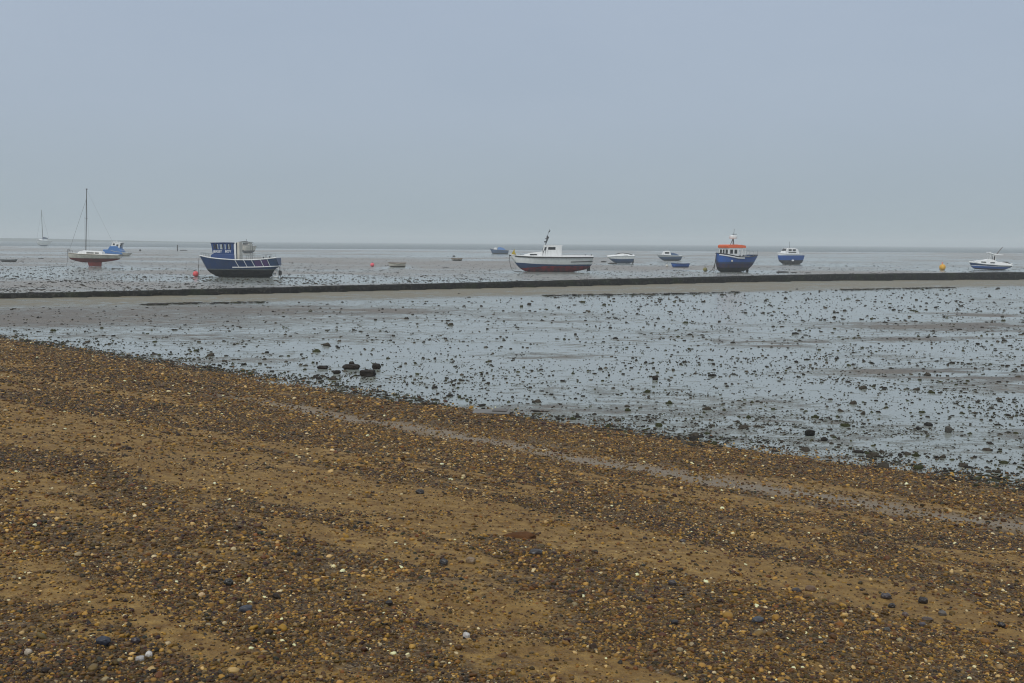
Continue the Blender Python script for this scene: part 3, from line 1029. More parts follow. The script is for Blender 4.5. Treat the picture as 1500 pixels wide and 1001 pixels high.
# the larger stones on the shingle
bs = [(1166, 868, 14, 6, (.03, .022, .02), 'small dark stone on bare sand beside a brown one'),
      (1187, 866, 17, 7, (.10, .055, .025), 'brown rounded stone on bare sand right of a darker one'),
      (1297, 877, 15, 8, (.045, .038, .042), 'purplish grey stone on the widest patch of sand'),
      (1306, 891, 11, 7, (.016, .013, .012), 'black stone in the widest patch of sand below the purplish one'),
      (1352, 884, 14, 9, (.02, .016, .014), 'black round stone on sand right of the purplish grey one'),
      (1326, 903, 10, 6, (.08, .055, .045), 'pinkish brown pointed stone lying in the patch of sand'),
      (1299, 926, 10, 7, (.05, .05, .045), 'olive grey stone at the lower edge of the sand patch'),
      (1351, 919, 9, 7, (.07, .062, .07), 'lilac grey round pebble in the sand patch'),
      (1380, 902, 12, 7, (.09, .08, .07), 'flat grey stone in the sand at the right'),
      (1467, 919, 11, 7, (.015, .012, .012), 'black stone alone on the sand near the right border'),
      (1477, 898, 10, 5, (.05, .04, .03), 'flat brown stone highest at the right border of the sand'),
      (1358, 909, 16, 5, (.05, .03, .018), 'long low rust brown stone on the sand'),
      (615, 724, 13, 7, (.018, .014, .012), 'dark stone lying alone on the sandy middle of the beach'),
      (152, 946, 22, 13, (.020, .024, .036), 'large blue black stone low on the left of the beach'),
      (198, 944, 14, 9, (.025, .018, .022), 'dark plum coloured stone right of the blue black one'),
      (335, 858, 14, 9, (.02, .02, .018), 'charcoal stone perched on the shingle, left of middle'),
      (360, 897, 20, 10, (.035, .038, .048), 'slate stone with a pale streak on the left shingle'),
      (42, 962, 12, 10, (.36, .31, .24), 'pale cream round pebble near the bottom left corner'),
      (218, 965, 11, 9, (.48, .46, .43), 'white round pebble near the bottom left'),
      (205, 968, 13, 7, (.30, .29, .28), 'pale grey flat pebble touching a white one'),
      (295, 874, 10, 6, (.45, .31, .16), 'peach coloured pebble on the left shingle'),
      (683, 935, 11, 9, (.40, .39, .37), 'off white pebble low in the middle of the beach'),
      (785, 813, 20, 7, (.030, .026, .026), 'flat dark slab of stone below the rusty mound'),
      (650, 828, 13, 9, (.025, .024, .024), 'dark stone with white pebbles around it in the shingle'),
      (1000, 795, 9, 5, (.06, .05, .05), 'small grey stone on the middle right of the beach'),
      (690, 826, 15, 9, (.17, .12, .07), 'tan angular stone on the middle shingle'),
      (985, 857, 12, 7, (.035, .03, .03), 'dark stone below the sand strip right of middle'),
      (988, 915, 11, 7, (.02, .018, .02), 'black stone in lower middle right shingle'),
      (570, 889, 11, 8, (.015, .012, .012), 'black stone on the low sandy patch of the beach'),
      (1110, 912, 18, 7, (.04, .045, .055), 'long bluish slate stone at lower right')]
for i, (px, py, w, h, c, lab) in enumerate(bs):
    p = beach_at(px, py)
    k = (p.y) / F
    stone('pebble' if w < 14 else 'stone', p, w * k, w * k * .75, h * k * 1.25, c, lab, 'pebble' if w < 14 else 'stone', 20 + i, rz=random.uniform(-.5, .5), boxy=.1, sink=.18, rough=.4)
# rusty mound
p = beach_at(762, 788); k = p.y / F
stone('sand_mound', p, 42 * k, 30 * k, 13 * k, (.085, .038, .014), 'low rusty brown mound of clotted sand on the middle beach', 'mound', 60, boxy=0, sink=.45, rough=.9, amp=2.0)

# board at the edge of the mud
p, k = place(719, 607)
p.z = float(beach_z(np.array([p.x]), np.array([p.y]))[0]) + .05
root = empty('driftwood_board', p, rz=-.22, rx=math.radians(9))
mb = MB(k)
mb.prism([(-28, -1.6), (-26, .2), (-4, 1.1), (27, 1.4), (29, -.2), (4, -1.4)], -9, 9)
mb.build('board', root, paint('silvered_board', (.17, .165, .155), (.06, .05, .04), .5, .6, 2), bevel=.01)
mb = MB(k); mb.prism([(2, 1.7), (3, 2.6), (22, 2.9), (24, 2.0)], -2, 9); mb.build('split_plank', root, paint('split_plank_wood', (.13, .12, .11), (.05, .04, .03), .5, .7, 2))
tag(root, 'grey weathered driftwood board lying at the edge of the mud', 'driftwood')


# ------------------------------------------------------------------ low wall
def wall_material():
    m, nt, b, _ = new_mat('weed_blackened_concrete')
    pos = geo_pos(nt)
    n1 = noise_(nt, pos, .7, 6, .65); n2 = noise_(nt, pos, 5, 6, .7)
    nz = nd(nt, 'ShaderNodeSeparateXYZ', ins={0: nd(nt, 'ShaderNodeNewGeometry').outputs['Normal']}).outputs[2]
    c = mixc(nt, ramp(nt, n2, [(.38, 0.0), (.62, 1.0)]), (.008, .008, .008), (.022, .021, .019))
    c = mixc(nt, ramp(nt, n1, [(.5, 0.0), (.68, 1.0)]), c, (.022, .028, .014))
    c = mixc(nt, math_(nt, 'MULTIPLY', ramp(nt, n2, [(.55, 0.0), (.62, 1.0)]), .35), c, (.11, .105, .095))
    nt.links.new(c, b.inputs['Base Color'])
    b.inputs['Roughness'].default_value = .8
    b.inputs['Specular IOR Level'].default_value = .2
    bump = nd(nt, 'ShaderNodeBump', ins={'Strength': 1.0, 'Distance': .06, 'Height': n2})
    nt.links.new(bump.outputs[0], b.inputs['Normal'])
    return m


xs = np.arange(_wx[0], _wx[-1], .35)
wy_ = np.interp(xs, _wx, _wy)
wy_ = np.convolve(np.pad(wy_, 20, 'edge'), np.ones(41) / 41, 'valid')
wh_ = np.interp(xs, _wx, _wh)
prof = [(-.34, -.1), (-.33, .25), (-.30, .6), (-.27, .9), (-.2, .985), (0, 1.0), (.2, .985), (.27, .9), (.33, .5), (.36, -.1)]
WX = np.zeros((len(xs), len(prof))); WY = WX.copy(); WZ = WX.copy()
for j, (dy, hz) in enumerate(prof):
    jt = vnoise(xs * 1.7, np.full_like(xs, j * 3.3), 101) - .5
    jz = vnoise(xs * 2.3, np.full_like(xs, j * 1.3), 102) - .5
    big = fbm(xs * .12, xs * 0, 103) - .5
    WX[:, j] = xs; WY[:, j] = wy_ + dy * 1.1 + .09 * jt; WZ[:, j] = hz * wh_ * 1.12 * (1 + .10 * big) + (.05 * jz if hz > .2 else 0) + .0
lw = link('low_wall', grid_mesh('low_wall', WX, WY, WZ, wall_material()))
tag(lw, 'long low blackened wall crossing the mud between beach and boats', 'wall')
# weed edge of the sand strip in front of the wall is part of the lumps
n = 5200
X = rng.uniform(_wx[2] - 5, _wx[12] + 10, n)
Yw = np.interp(X, _wx, _wy)
Ye = np.interp(X, _ex, _ey)
half = n // 2
Y = np.where(np.arange(n) < half, Ye + rng.normal(0, .35, n) + 1.3 * (fbm(X * .12, X * 0, 111) - .5), Yw - .5 - np.abs(rng.normal(0, .5, n)))
okm = fbm(X * .14, X * 0 + 3, 112) > np.where(np.arange(n) < half, .50, .35)
X, Y = X[okm], Y[okm]; n = len(X)
s = .13 * np.exp(.4 * rng.standard_normal(n))
o = scatter('wrack_line', np.stack([X, Y, np.full(n, .06)], 1), np.stack([np.zeros(n), np.zeros(n), rng.uniform(0, 6.28, n)], 1),
            np.stack([s * 2, s, s * .35], 1), weed_tint(n, .25), rng.integers(0, 6, n), WEED, amp=.42, squash=.8, nscale=1.6)
tag(o, 'dark line of weed along the sand before the low wall', 'seaweed', kind='stuff')

# low dark weed banks beyond the wall
for i, (px, py, w, h, lab) in enumerate([(1146, 399.5, 18, 1.8, 'dark flat bank of weed behind the wall below the blue and white cabin boat'),
                                         (1163, 400, 10, 1.2, 'small flat weed patch right of a longer one behind the wall'),
                                         (1183, 400.5, 10, 1.2, 'flat weed patch farthest right in the row below the blue and white cabin boat'),
                                         (653, 393, 10, 1.0, 'thin dark scrap of weed right of the cream dinghy'),
                                         (60, 379.2, 8, 1.2, 'small dark weed patch left of the white sloop'),
                                         (897, 386.6, 14, 1.6, 'dark weed patch in front of the white speedboat'),
                                         (884, 384.5, 8, 2.0, 'dark lump left of the white speedboat'),
                                         (205.5, 368.2, 3, 2.6, 'small dark lump far out right of the tarpaulin covered boat'),
                                         (665, 376.4, 4, 2.0, 'dark lump far out above the low brown dinghy'),
                                         (32, 383.2, 5, 1.0, 'tiny dark lump right of the grey punt at the left border'),
                                         (269, 367.6, 11, 1.2, 'long flat weed scrap far out beside the mooring post')]):
    p, k = place(px, py)
    stone('weed_patch', p, w * k, w * k * .8, h * k * 1.5, (.035, .032, .028), lab, 'seaweed', 80 + i, sink=.3)

# ================================================================== BOATS
# --- A: dark blue wheelhouse boat
p, k = place(352, 406.5)
R = empty('wheelhouse_boat', p, rz=math.radians(0))
tag(R, 'dark blue working boat with tall blue wheelhouse and white braced stern aground on mud', 'boat')
H = Hull(k, -58.5, 56.5, [(0, 31.2), (.12, 28.8), (.3, 26.8), (.5, 25.6), (.75, 25.8), (.9, 27.6), (1, 29.0)],
         [(0, -58, 30.5), (.04, -55, 24), (.09, -50.5, 14), (.15, -45, 7), (.22, -34, .8), (.28, -26, -.6), (.84, 46, -.6), (.865, 47.6, 4), (.895, 49, 11), (.94, 53.5, 13.5), (1, 59, 17)],
         [(0, .3), (.08, 6.5), (.18, 12.5), (.32, 17.5), (.5, 19.5), (.8, 18.5), (1, 15.5)], p=.42)
H.build(R, ['darkbottom', 'palebottom', 'navy'], [(11.0, 0), (12.6, 1), (None, 2)])
H.deck(R, 'grey', drop=3.0)
H.rail(R, 'white', .75, dz=.3)
# aft rubbing strake and white braces with coloured panels between
ts0 = lambda x: (x + 58.5) / 115.0
def hull_v(t, z):
    zk = smooth_tab(H.bz, t); zt = H.sheer(t)[2]
    return min(1, max(0, (z - zk) / (zt - zk)))
for nm, z, r, t0 in (('rubbing_strake', 15.3, .75, .44),):
    mb = MB(k)
    for sgn in (-1, 1):
        pts = []
        for i in range(25):
            t = t0 + (1 - t0) * i / 24
            zz = 15.0 + 2.2 * ((t - t0) / (1 - t0)) ** 2
            q = H.point(t, hull_v(t, zz), sgn); pts.append((q[0], q[1] + sgn * .4, q[2]))
        mb.path(pts, .75)
    mb.build('rubbing_strake', R, 'white')
for sgn in (-1, 1):
    for xa, xb_ in ((-2.0, 1.5), (10.5, 13.0), (21.5, 24.0), (34.7, 35.6), (43.8, 44.6)):
        ta, tb = ts0(xa), ts0(xb_)
        a = H.point(ta, 1, sgn); b = H.point(tb, hull_v(tb, 15.5), sgn); c = H.point((ta + tb) / 2, hull_v((ta + tb) / 2, 20.5), sgn)
        mb = MB(k)
        mb.path([(a[0], a[1] + sgn * .4, a[2]), (c[0], c[1] + sgn * .5, c[2]), (b[0], b[1] + sgn * .4, b[2])], .48)
        mb.build('hull_brace', R, 'white')
    for xa, xb_, mt in ((25.0, 34.0, 'purple'), (36.2, 43.2, 'purple'), (45.6, 55.5, 'slate')):
        mb = MB(k); vs = []; n_ = 6
        for i in range(n_ + 1):
            t = ts0(xa + (xb_ - xa) * i / n_)
            for zz in (16.4, 18.5, 21, 23.5, H.sheer(t)[2] - 1.0):
                q = H.point(t, hull_v(t, zz), sgn); vs.append((q[0], q[1] + sgn * .25, q[2]))
        mb.add(vs, [(i * 5 + j, i * 5 + j + 1, i * 5 + j + 6, i * 5 + j + 5) for i in range(n_) for j in range(4)])
        mb.build('bulwark_panel', R, mt)
# raised fore cabin
mb = MB(k); mb.prism([(-41, 25), (-39, 32.5), (-37, 34), (-5, 34), (-5, 25)], -11, 11, inset=1.2)
mb.build('fore_cabin', R, 'wheelblue', bevel=.03)
# wheelhouse with real openings
def shA(v):  # front leans forward
    x, y, z = v
    if x < -10: x = x - (z - 34) * .16 * min(1, (-10 - x) / 25)
    return (x, y, z)
WH = MB(k); WH.xf = shA
wz0, wz1 = 34, 49.3
winA = [(2.4, 4.2, 40.6, 48.0), (5.2, 9.2, 40.6, 48.0), (11.3, 16.0, 40.6, 48.0), (17.6, 19.3, 40.6, 48.0), (21.2, 26.6, 40.6, 48.0)]
xa, xb_, yy = -36.3, -6.0, 9.6
wall(WH, (xa, -yy), (xb_, -yy), wz0, wz1, winA)
wall(WH, (xa, yy), (xb_, yy), wz0, wz1, winA)
winF = [(1.5, 8.5, 40.6, 48), (10.5, 17.5, 40.6, 48)]
wall(WH, (xa, -yy + .26), (xa, yy - .26), wz0, wz1, winF)
WH.build('wheelhouse', R, 'wheelblue')
panes(R, k, (xa, -yy), (xb_, -yy), winA, shA); panes(R, k, (xa, yy), (xb_, yy), winA, shA); panes(R, k, (xa, -yy + .26), (xa, yy - .26), winF, shA)
mb = MB(k); mb.prism([(-40, 49.3), (-40.2, 50.2), (-20, 50.9), (-4.5, 50.6), (-4.5, 49.3)], -10.6, 10.6); mb.build('roof', R, 'navy', bevel=.02)
# white aft end of the wheelhouse
mb = MB(k); mb.box(-5.5, -2.6, -9.8, -8.6, 25, 50.8); mb.box(-5.5, -2.6, 8.6, 9.8, 25, 50.8); mb.build('door_frame', R, 'white', bevel=.015)
mb = MB(k); mb.box(-1.6, 1.8, -8.0, 8.0, 25, 51.2)
mb.build('aft_bulkhead', R, 'cream', bevel=.015)
mb = MB(k); mb.tube((-1, -6, 51.4), (9, -6, 52.6), .35); mb.tube((9, -6, 52.6), (17, -6, 48.5), .35); mb.tube((-1, 6, 51.4), (9, 6, 52.6), .35); mb.tube((9, 6, 52.6), (17, 6, 48.5), .35); mb.tube((10, 0, 52), (10, 0, 56), .3)
mb.tube((9, -6, 52.6), (9, 6, 52.6), .35); mb.tube((17, -6, 48.5), (17, -6, 25), .3); mb.tube((17, 6, 48.5), (17, 6, 25), .3)
mb.build('canopy_frame', R, 'grey')
# lettering on the wheelhouse side
def text_mesh(txt, size, mat, parent, loc, rot, name='lettering', extr=.01, sx=1.0):
    cu = bpy.data.curves.new(name, 'FONT'); cu.body = txt; cu.size = size; cu.extrude = extr; cu.offset = size * .018
    cu.space_character = 1.0
    to = bpy.data.objects.new('tmp_text', cu); COL.objects.link(to)
    dg = bpy.context.evaluated_depsgraph_get(); dg.update()
    me = bpy.data.meshes.new_from_object(to.evaluated_get(dg))
    bpy.data.objects.remove(to, do_unlink=True)
    me.name = name
    me.materials.clear(); me.materials.append(MT[mat])
    o = link(name, me, parent); o.location = loc; o.rotation_euler = rot; o.scale = (sx, 1, 1)
    return o
text_mesh('JERSEY', 4.7 * k, 'white', R, (-35.8 * k, (-9.6 - .30) * k, 35.9 * k), (math.pi / 2, 0, 0), sx=.92)
text_mesh('BOY', 4.7 * k, 'white', R, (-18.6 * k, (-9.6 - .30) * k, 36.3 * k), (math.pi / 2, 0, 0), sx=.95)
H.stanchions(R, 'grey', [.02, .06, .10, .14], 5.0, .22)
H.stanchions(R, 'grey', [.55, .66, .70, .80, .88, .93], 6.5, .2, name='aft_rail')
for t in (.845, .92):
    x, b, z = H.sheer(t)
    mb = MB(k); mb.tube((x, -b * .9, z), (x, -b * .9, z + 2.6), .5); mb.lathe([(.3, 0), (.95, .5), (.9, 1.6), (.3, 2.0)], (x, -b * .9, z + 1.6), 10); mb.build('bollard', R, 'black')
# skeg, propeller, rudder
mb = MB(k); mb.path([(47.5, 0, .8), (47.8, 0, 5), (49, 0, 10.4), (52, 0, 11.6), (54.8, 0, 10.8), (55.4, 0, 6), (54.8, 0, 1.4), (51, 0, .7), (47.5, 0, .8)], 1.0, n=8); mb.build('propeller_frame', R, 'white')
mb = MB(k)
for a in (0, 2.09, 4.19):
    c_, s_ = math.cos(a), math.sin(a)
    mb.prism([(50.5, 5.2), (51, 5.2), (51.2, 5.6), (50.5, 5.6)], -.5, .5)
    mb.add([(51, -.6 * s_, 5.3 + .6 * c_), (51.6, 3 * c_ - 1.2 * s_, 5.3 + 3 * s_ + 1.2 * c_), (50.8, 3.2 * c_ + 1 * s_, 5.3 + 3.2 * s_ - 1 * c_), (51.8, 1.5 * c_, 5.3 + 1.5 * s_)], [(0, 1, 3), (0, 3, 2), (1, 2, 3)])
mb.tube((48, 0, 5.3), (52.5, 0, 5.3), .7); mb.build('propeller', R, 'grey')
mb = MB(k); mb.prism([(56.4, 3), (56.4, 10.4), (58, 10.8), (60.8, 9.6), (61, 4.5), (59.5, 3)], -.5, .5); mb.build('rudder', R, 'black')
bow = (R.location.x - 58.5 * k, R.location.y, 31 * k)
rope_obj('mooring_rope', [(bow[0] - .08, bow[1], bow[2]), (bow[0] - .12, bow[1] - .05, 1.2), (bow[0] - .16, bow[1] - .1, .03), (bow[0] + 1.2, bow[1] - .3, .03), (bow[0] + 2.6, bow[1] - .5, .03)], .022, 'dark mooring rope hanging straight from the blue boat with the wheelhouse', 'rope')
rope_obj('stern_line', [(R.location.x + 58 * k, R.location.y, 1.1), (R.location.x + 60 * k, R.location.y - .3, .04), (R.location.x + 75 * k, R.location.y - .6, .03), (R.location.x + 98 * k, R.location.y - .9, .03)], .03, 'dark line lying on the mud behind the stern of the blue wheelhouse boat', 'rope')


def buoy(px, py, wpx, mat, label, name='mooring_buoy', top=None):
    p, k = place(px, py)
    r = wpx / 2
    R = empty(name, p, rx=random.uniform(-.15, .15), ry=random.uniform(-.2, .2)); tag(R, label, 'buoy')
    mb = MB(k)
    pr = [(r * math.cos(a) if abs(a) < 1.5 else .12 * r, r * .95 + r * math.sin(a)) for a in np.linspace(-1.45, 1.45, 14)]
    mb.lathe(pr, n=24); mb.build('float', R, mat, smooth=True)
    mb = MB(k); mb.tube((0, 0, 1.9 * r), (0, 0, 2.15 * r), .18 * r); 
    for i in range(10):
        a, b = 2 * math.pi * i / 10, 2 * math.pi * (i + 1) / 10
        mb.tube((.22 * r * math.cos(a), 0, 2.3 * r + .22 * r * math.sin(a)), (.22 * r * math.cos(b), 0, 2.3 * r + .22 * r * math.sin(b)), .07 * r, n=5)
    mb.build('lifting_eye', R, top or 'grey')
    return R


buoy(287, 405.6, 8.6, 'pink', 'faded pink ball buoy on the mud beside the bow of the blue wheelhouse boat')
buoy(545.5, 391, 6, 'hotpink', 'small bright pink buoy lying on open mud left of the cream dinghy')
b_ = buoy(1380.5, 396, 9, 'yellow', 'yellow ball buoy on the mud left of the small cruiser at the right', top='orange')
buoy(1033, 398, 6.2, 'olive', 'weedy olive buoy on the mud before the orange roofed boat')
buoy(976.5, 391.6, 4, 'cream', 'small pale buoy left of the blue dinghy')


def simple_windows_x(parent, k, x, y0, y1, z0, z1, frame='white', th=.12):
    mb = MB(k); mb.box(x - th, x + th, y0, y1, z0, z1); mb.build('windscreen', parent, 'darkglass')


# --- B: white motor launch
p, k = place(811, 398.5)
R = empty('motor_launch', p); tag(R, 'white motor launch with low wheelhouse and dark red bottom aground on mud', 'boat')
H = Hull(k, -64, 56.5, [(0, 24.5), (.1, 23), (.3, 22), (.6, 21.8), (1, 22.2)],
         [(0, -63.5, 24), (.04, -61, 19.5), (.09, -56, 11.5), (.15, -50, 5), (.22, -42, .3), (.27, -36, -.6), (.72, 27, -.6), (.80, 36, 1.8), (.88, 44, 3.2), (.94, 50, 4.6), (1, 55.5, 10.5)],
         [(0, .3), (.08, 6), (.18, 11), (.32, 15.5), (.5, 17), (.8, 16.5), (1, 14)], p=.60)
H.build(R, ['maroon', 'navy', 'white'], [([(0, 3.5), (.2, 5.5), (.45, 8.6), (1, 8.8)], 0), ([(0, 13.8), (.15, 13.0), (.35, 11.5), (.6, 11.0), (1, 11.4)], 1), (None, 2)])
H.deck(R, 'white', drop=-.3)
H.rail(R, 'black', .8, dz=-.9, t0=.06)
H.rail(R, 'white', .5, dz=.5, name='toe_rail')
mb = MB(k)
for sgn in (-1, 1):
    pts = []
    for i in range(12):
        t = .72 + .28 * i / 11
        zk = smooth_tab(H.bz, t); zt = H.sheer(t)[2]
        q = H.point(t, (14.8 + .9 * i / 11 - zk) / (zt - zk), sgn); pts.append((q[0], q[1] + sgn * .25, q[2]))
    mb.path(pts, .62)
mb.build('quarter_stripe', R, 'black')
mb = MB(k); mb.prism([(-46, 22), (-43, 25), (-34, 27.3), (-17, 29.3), (-14, 29.3), (-14, 22)], -8.5, 8.5, inset=1.5); mb.build('fore_cabin', R, 'white', bevel=.04)
side_windows(R, k, [(-35, -25, 24.2, 25.9)], 8.35, 'white')
# wheelhouse: slanted screen, real openings
def shB(v):
    x, y, z = v
    if x < -5: x = x + (z - 29) * .42 * min(1, (-5 - x) / 11) if z > 29 else x
    return (x, y, z)
WH = MB(k); WH.xf = shB
winB = [(1.6, 5.2, 31.0, 36.0), (8.5, 20.5, 32.2, 36.2)]
wall(WH, (-18.5, -8), (11, -8), 22, 38, winB); wall(WH, (-18.5, 8), (11, 8), 22, 38, winB)
winBF = [(1.2, 7.2, 31.0, 36.6), (8.4, 14.4, 31.0, 36.6)]
wall(WH, (-18.5, -7.74), (-18.5, 7.74), 22, 38, winBF)
WH.build('wheelhouse', R, 'white')
panes(R, k, (-18.5, -8), (11, -8), winB, shB, 'darkglass'); panes(R, k, (-18.5, 8), (11, 8), winB, shB, 'darkglass'); panes(R, k, (-18.5, -7.74), (-18.5, 7.74), winBF, shB, 'darkglass')
mb = MB(k); mb.prism([(-15.5, 38), (-15.8, 38.6), (-8, 39.4), (12.5, 38.9), (12.5, 38.0)], -8.6, 8.6); mb.build('roof', R, 'white', bevel=.03)
mb = MB(k); mb.box(-6, 9, -6, -1.5, 30, 34); mb.box(-6, 9, 1.5, 6, 22.5, 31); mb.build('cabin_seats', R, 'dark')
mb = MB(k); mb.prism([(12, 21.5), (12, 25), (16, 24.5), (57, 24.3), (57, 21.5)], -13, -12); mb.prism([(12, 21.5), (12, 25), (16, 24.5), (57, 24.3), (57, 21.5)], 12, 13); mb.box(56, 57, -12, 12, 21.5, 24.3); mb.build('cockpit_coaming', R, 'white')
for x in (45, 54):
    mb = MB(k); mb.tube((x, -12.5, 24), (x, -12.5, 26.4), .45); mb.build('bollard', R, 'black')
# raked mast with lamps
mb = MB(k); mb.tube((-12.5, 0, 39), (-10, 0, 51), .55, .4); mb.tube((-10, 0, 51), (-6.6, 0, 62.5), .35, .22); mb.tube((-12, 0, 41), (-9, 0, 48), .9, .7); mb.build('mast', R, 'grey')
mb = MB(k)
mb.box(-14.3, -10.7, -1.5, 1.5, 42.8, 44.6); mb.box(-13.3, -8.2, -3.4, 3.4, 47.6, 48.5)
mb.prism([(-11.2, 48.6), (-10.5, 53.2), (-7.2, 50.4), (-8, 48.6)], -1, 1); mb.build('mast_lamps', R, 'black')
mb = MB(k); mb.prism([(-8.2, 57.2), (-7.6, 59.8), (-5.4, 60.6), (-6, 58.2)], -.4, .4); mb.build('pennant', R, 'black')
mb = MB(k); mb.prism([(-62, 24), (-61.5, 26.5), (-59, 31), (-57.5, 33), (-57, 28), (-55, 25), (-56, 24)], -1.4, 1.4); mb.build('anchor_cover', R, 'flagyellow')
mb = MB(k); mb.prism([(-65.5, 22.8), (-65.5, 24.6), (-56, 25.2), (-56, 23)], -1.4, 1.4); mb.build('bow_roller', R, 'dark')
mb = MB(k); mb.lathe([(.2, 0), (.9, .2), (.9, 1.0), (.2, 1.2)], (-48.5, -8.4, 25), 8); mb.build('cleat', R, 'grey')
mb = MB(k)
for sgn in (-1, 1):
    for x, z in [(-54.5, 13.4), (-51.5, 13.2), (-48.4, 13.0), (-45.4, 12.8), (-52, 8), (-48.5, 8.2), (-45.2, 8.4), (-42, 8.4)]:
        t = (x + 64) / 120.5
        zk = smooth_tab(H.bz, t); zt = H.sheer(t)[2]
        q = H.point(t, max(.05, (z - zk) / (zt - zk)), sgn)
        mb.box(x - .6, x + .6, q[1] + (-.35 if sgn < 0 else -.1), q[1] + (.1 if sgn < 0 else .35), q[2] - .6, q[2] + .6)
mb.build('depth_marks', R, 'white')
mb = MB(k); mb.prism([(48.5, 1.6), (48.5, 11), (51.5, 11), (51.8, 9.8), (53.2, 9.8), (53.4, 1.8)], -.5, .5); mb.build('rudder', R, 'darkbottom')
mb = MB(k); mb.tube((40, 0, 3.5), (47.5, 0, 5.2), .5); mb.lathe([(.2, -.4), (2.6, 0), (.2, .4)], (47.2, 0, 5.2), 12); mb.build('propeller', R, 'grey')
L0 = R.location
rope_obj('anchor_chain', [(L0.x - 65 * k, L0.y, 23.5 * k), (L0.x - 64.5 * k, L0.y, 14 * k), (L0.x - 63 * k, L0.y - .1, 7 * k), (L0.x - 60.5 * k, L0.y - .2, 2 * k), (L0.x - 57 * k, L0.y - .3, .03), (L0.x - 46 * k, L0.y - .6, .03)], .03, 'dark anchor chain curving down from the bow of the white launch', 'chain')

# --- C: orange roofed boat, seen off the bow
p, k = place(1077, 398.5)
yaw = math.radians(33)
R = empty('fishing_boat', p, rz=yaw, rx=math.radians(0)); tag(R, 'blue fishing boat with orange wheelhouse roof and radar aground on mud', 'boat')
H = Hull(k, -39, 36, [(0, 27.5), (.15, 25.6), (.4, 22.2), (.7, 22.0), (1, 24.5)],
         [(0, -38.8, 27), (.05, -38, 19), (.1, -36.5, 9), (.16, -33.5, 2), (.21, -30, -.4), (.6, 8, -.6), (.78, 20, 1.5), (.9, 29, 7), (1, 36, 16)],
         [(0, .4), (.06, 6), (.15, 11), (.3, 14.5), (.55, 15.5), (.8, 14.5), (.93, 12), (1, 9)], p=.40)
H.build(R, ['darkbottom', 'bluebottom', 'navy', 'blue'], [(6.5, 0), (12.5, 1), (15, 2), (None, 3)])
H.deck(R, 'grey', drop=4.0)
H.rail(R, 'black', .75)
H.rail(R, 'white', .9, name='white_strake', dz=-1.9, t0=.03, t1=.55, out=.15, closed=False)
WH = MB(k)
winC = [(2.4, 8.4, 26.6, 32.6), (11, 17, 26.6, 32.6), (20, 25.5, 22.6, 32.6)]
wall(WH, (-24, -9.6), (3.5, -9.6), 19, 35, winC, th=.7); wall(WH, (-24, 9.6), (3.5, 9.6), 19, 35, winC, th=.7)
winCF = [(1.4, 6.4, 26.6, 32.6), (7.9, 11.9, 26.6, 32.6), (13.3, 17.6, 26.6, 32.6)]
wall(WH, (-24, -9.4), (-24, 9.4), 19, 35, winCF, th=.7)
WH.build('wheelhouse', R, 'white')
panes(R, k, (-24, -9.6), (3.5, -9.6), winC[:2]); panes(R, k, (-24, 9.6), (3.5, 9.6), winC[:2]); panes(R, k, (-24, -9.4), (-24, 9.4), winCF)
mb = MB(k); mb.prism([(-33, 22), (-31, 25.2), (-24.3, 26), (-24.3, 19), (-31, 19)], -6.5, 6.5, inset=1); mb.build('fore_cabin', R, 'white', bevel=.04)
mb = MB(k); mb.prism([(-26, 35), (-26.3, 38.5), (-24, 39.6), (-8, 39.8), (9, 38.4), (9.8, 36.8), (9.8, 35)], -10.8, 10.8, inset=.6); mb.build('roof', R, 'orange', bevel=.04)
mb = MB(k); mb.prism([(1, 39.3), (1, 39.9), (9.5, 39.0), (9.5, 38.5)], -10.2, 10.2); mb.build('roof_edge', R, 'white')
mb = MB(k); mb.tube((8.5, -10, 20), (8.5, -10, 35), .5); mb.tube((8.5, 10, 20), (8.5, 10, 35), .5); mb.build('roof_post', R, 'white')
mb = MB(k); mb.box(-22, -14, -7, -2, 20, 27); mb.box(-18, -12, 2, 7, 20, 25.5); mb.build('helm_seats', R, 'dark')
mb = MB(k); mb.tube((-9, -2.4, 39.5), (-6.6, 0, 48.5), .5); mb.tube((-9, 2.4, 39.5), (-6.6, 0, 48.5), .5); mb.tube((-4.6, 0, 39.5), (-6, 0, 48.5), .6); mb.tube((-6, 0, 48), (-4.5, 0, 62.5), .4, .25); mb.box(-6.8, -1.8, -2.6, 2.6, 54.4, 55.3); mb.build('mast', R, 'grey')
mb = MB(k); mb.lathe([(2, 48), (5.6, 48.4), (6.2, 50.2), (5.8, 52.4), (2.4, 53.4)], (-6.4, 0, 0), 20); mb.build('radar_dome', R, 'white', smooth=True)
H.stanchions(R, 'palegrey', [.62, .72, .82, .92, 1.0], 7, .25, name='aft_rail')
mb = MB(k); mb.box(14, 24, -5, 5, 18, 23); mb.build('deck_box', R, 'palegrey', bevel=.03)
mb = MB(k); mb.prism([(22, 0), (24, 8), (27, 9), (26.5, 0)], -.5, .5); mb.build('rudder', R, 'darkbottom')
mb = MB(k); mb.lathe([(.2, 0), (1.4, .4), (1.4, 2.4), (.2, 2.8)], (-20, -12.6, 15), 10); mb.build('fender', R, 'cream')
bx, by = p.x + math.cos(yaw) * -39 * k, p.y + math.sin(yaw) * -39 * k
rope_obj('anchor_rope', [(bx, by, 26 * k), (bx - .15, by - .1, 14 * k), (bx - .3, by - .2, 4 * k), (bx - .4, by - .3, .1)], .05, 'dark rope dropping from the bow of the orange roofed boat', 'rope')
rope_obj('buoy_chain', [(bx, by, 18 * k), (bx - .3, by - .1, 8 * k), (bx - .6, by - .3, 2.2 * k), (bx - .95, by - .4, .06)], .05, 'heavy chain running from orange roofed boat to the olive buoy', 'chain')

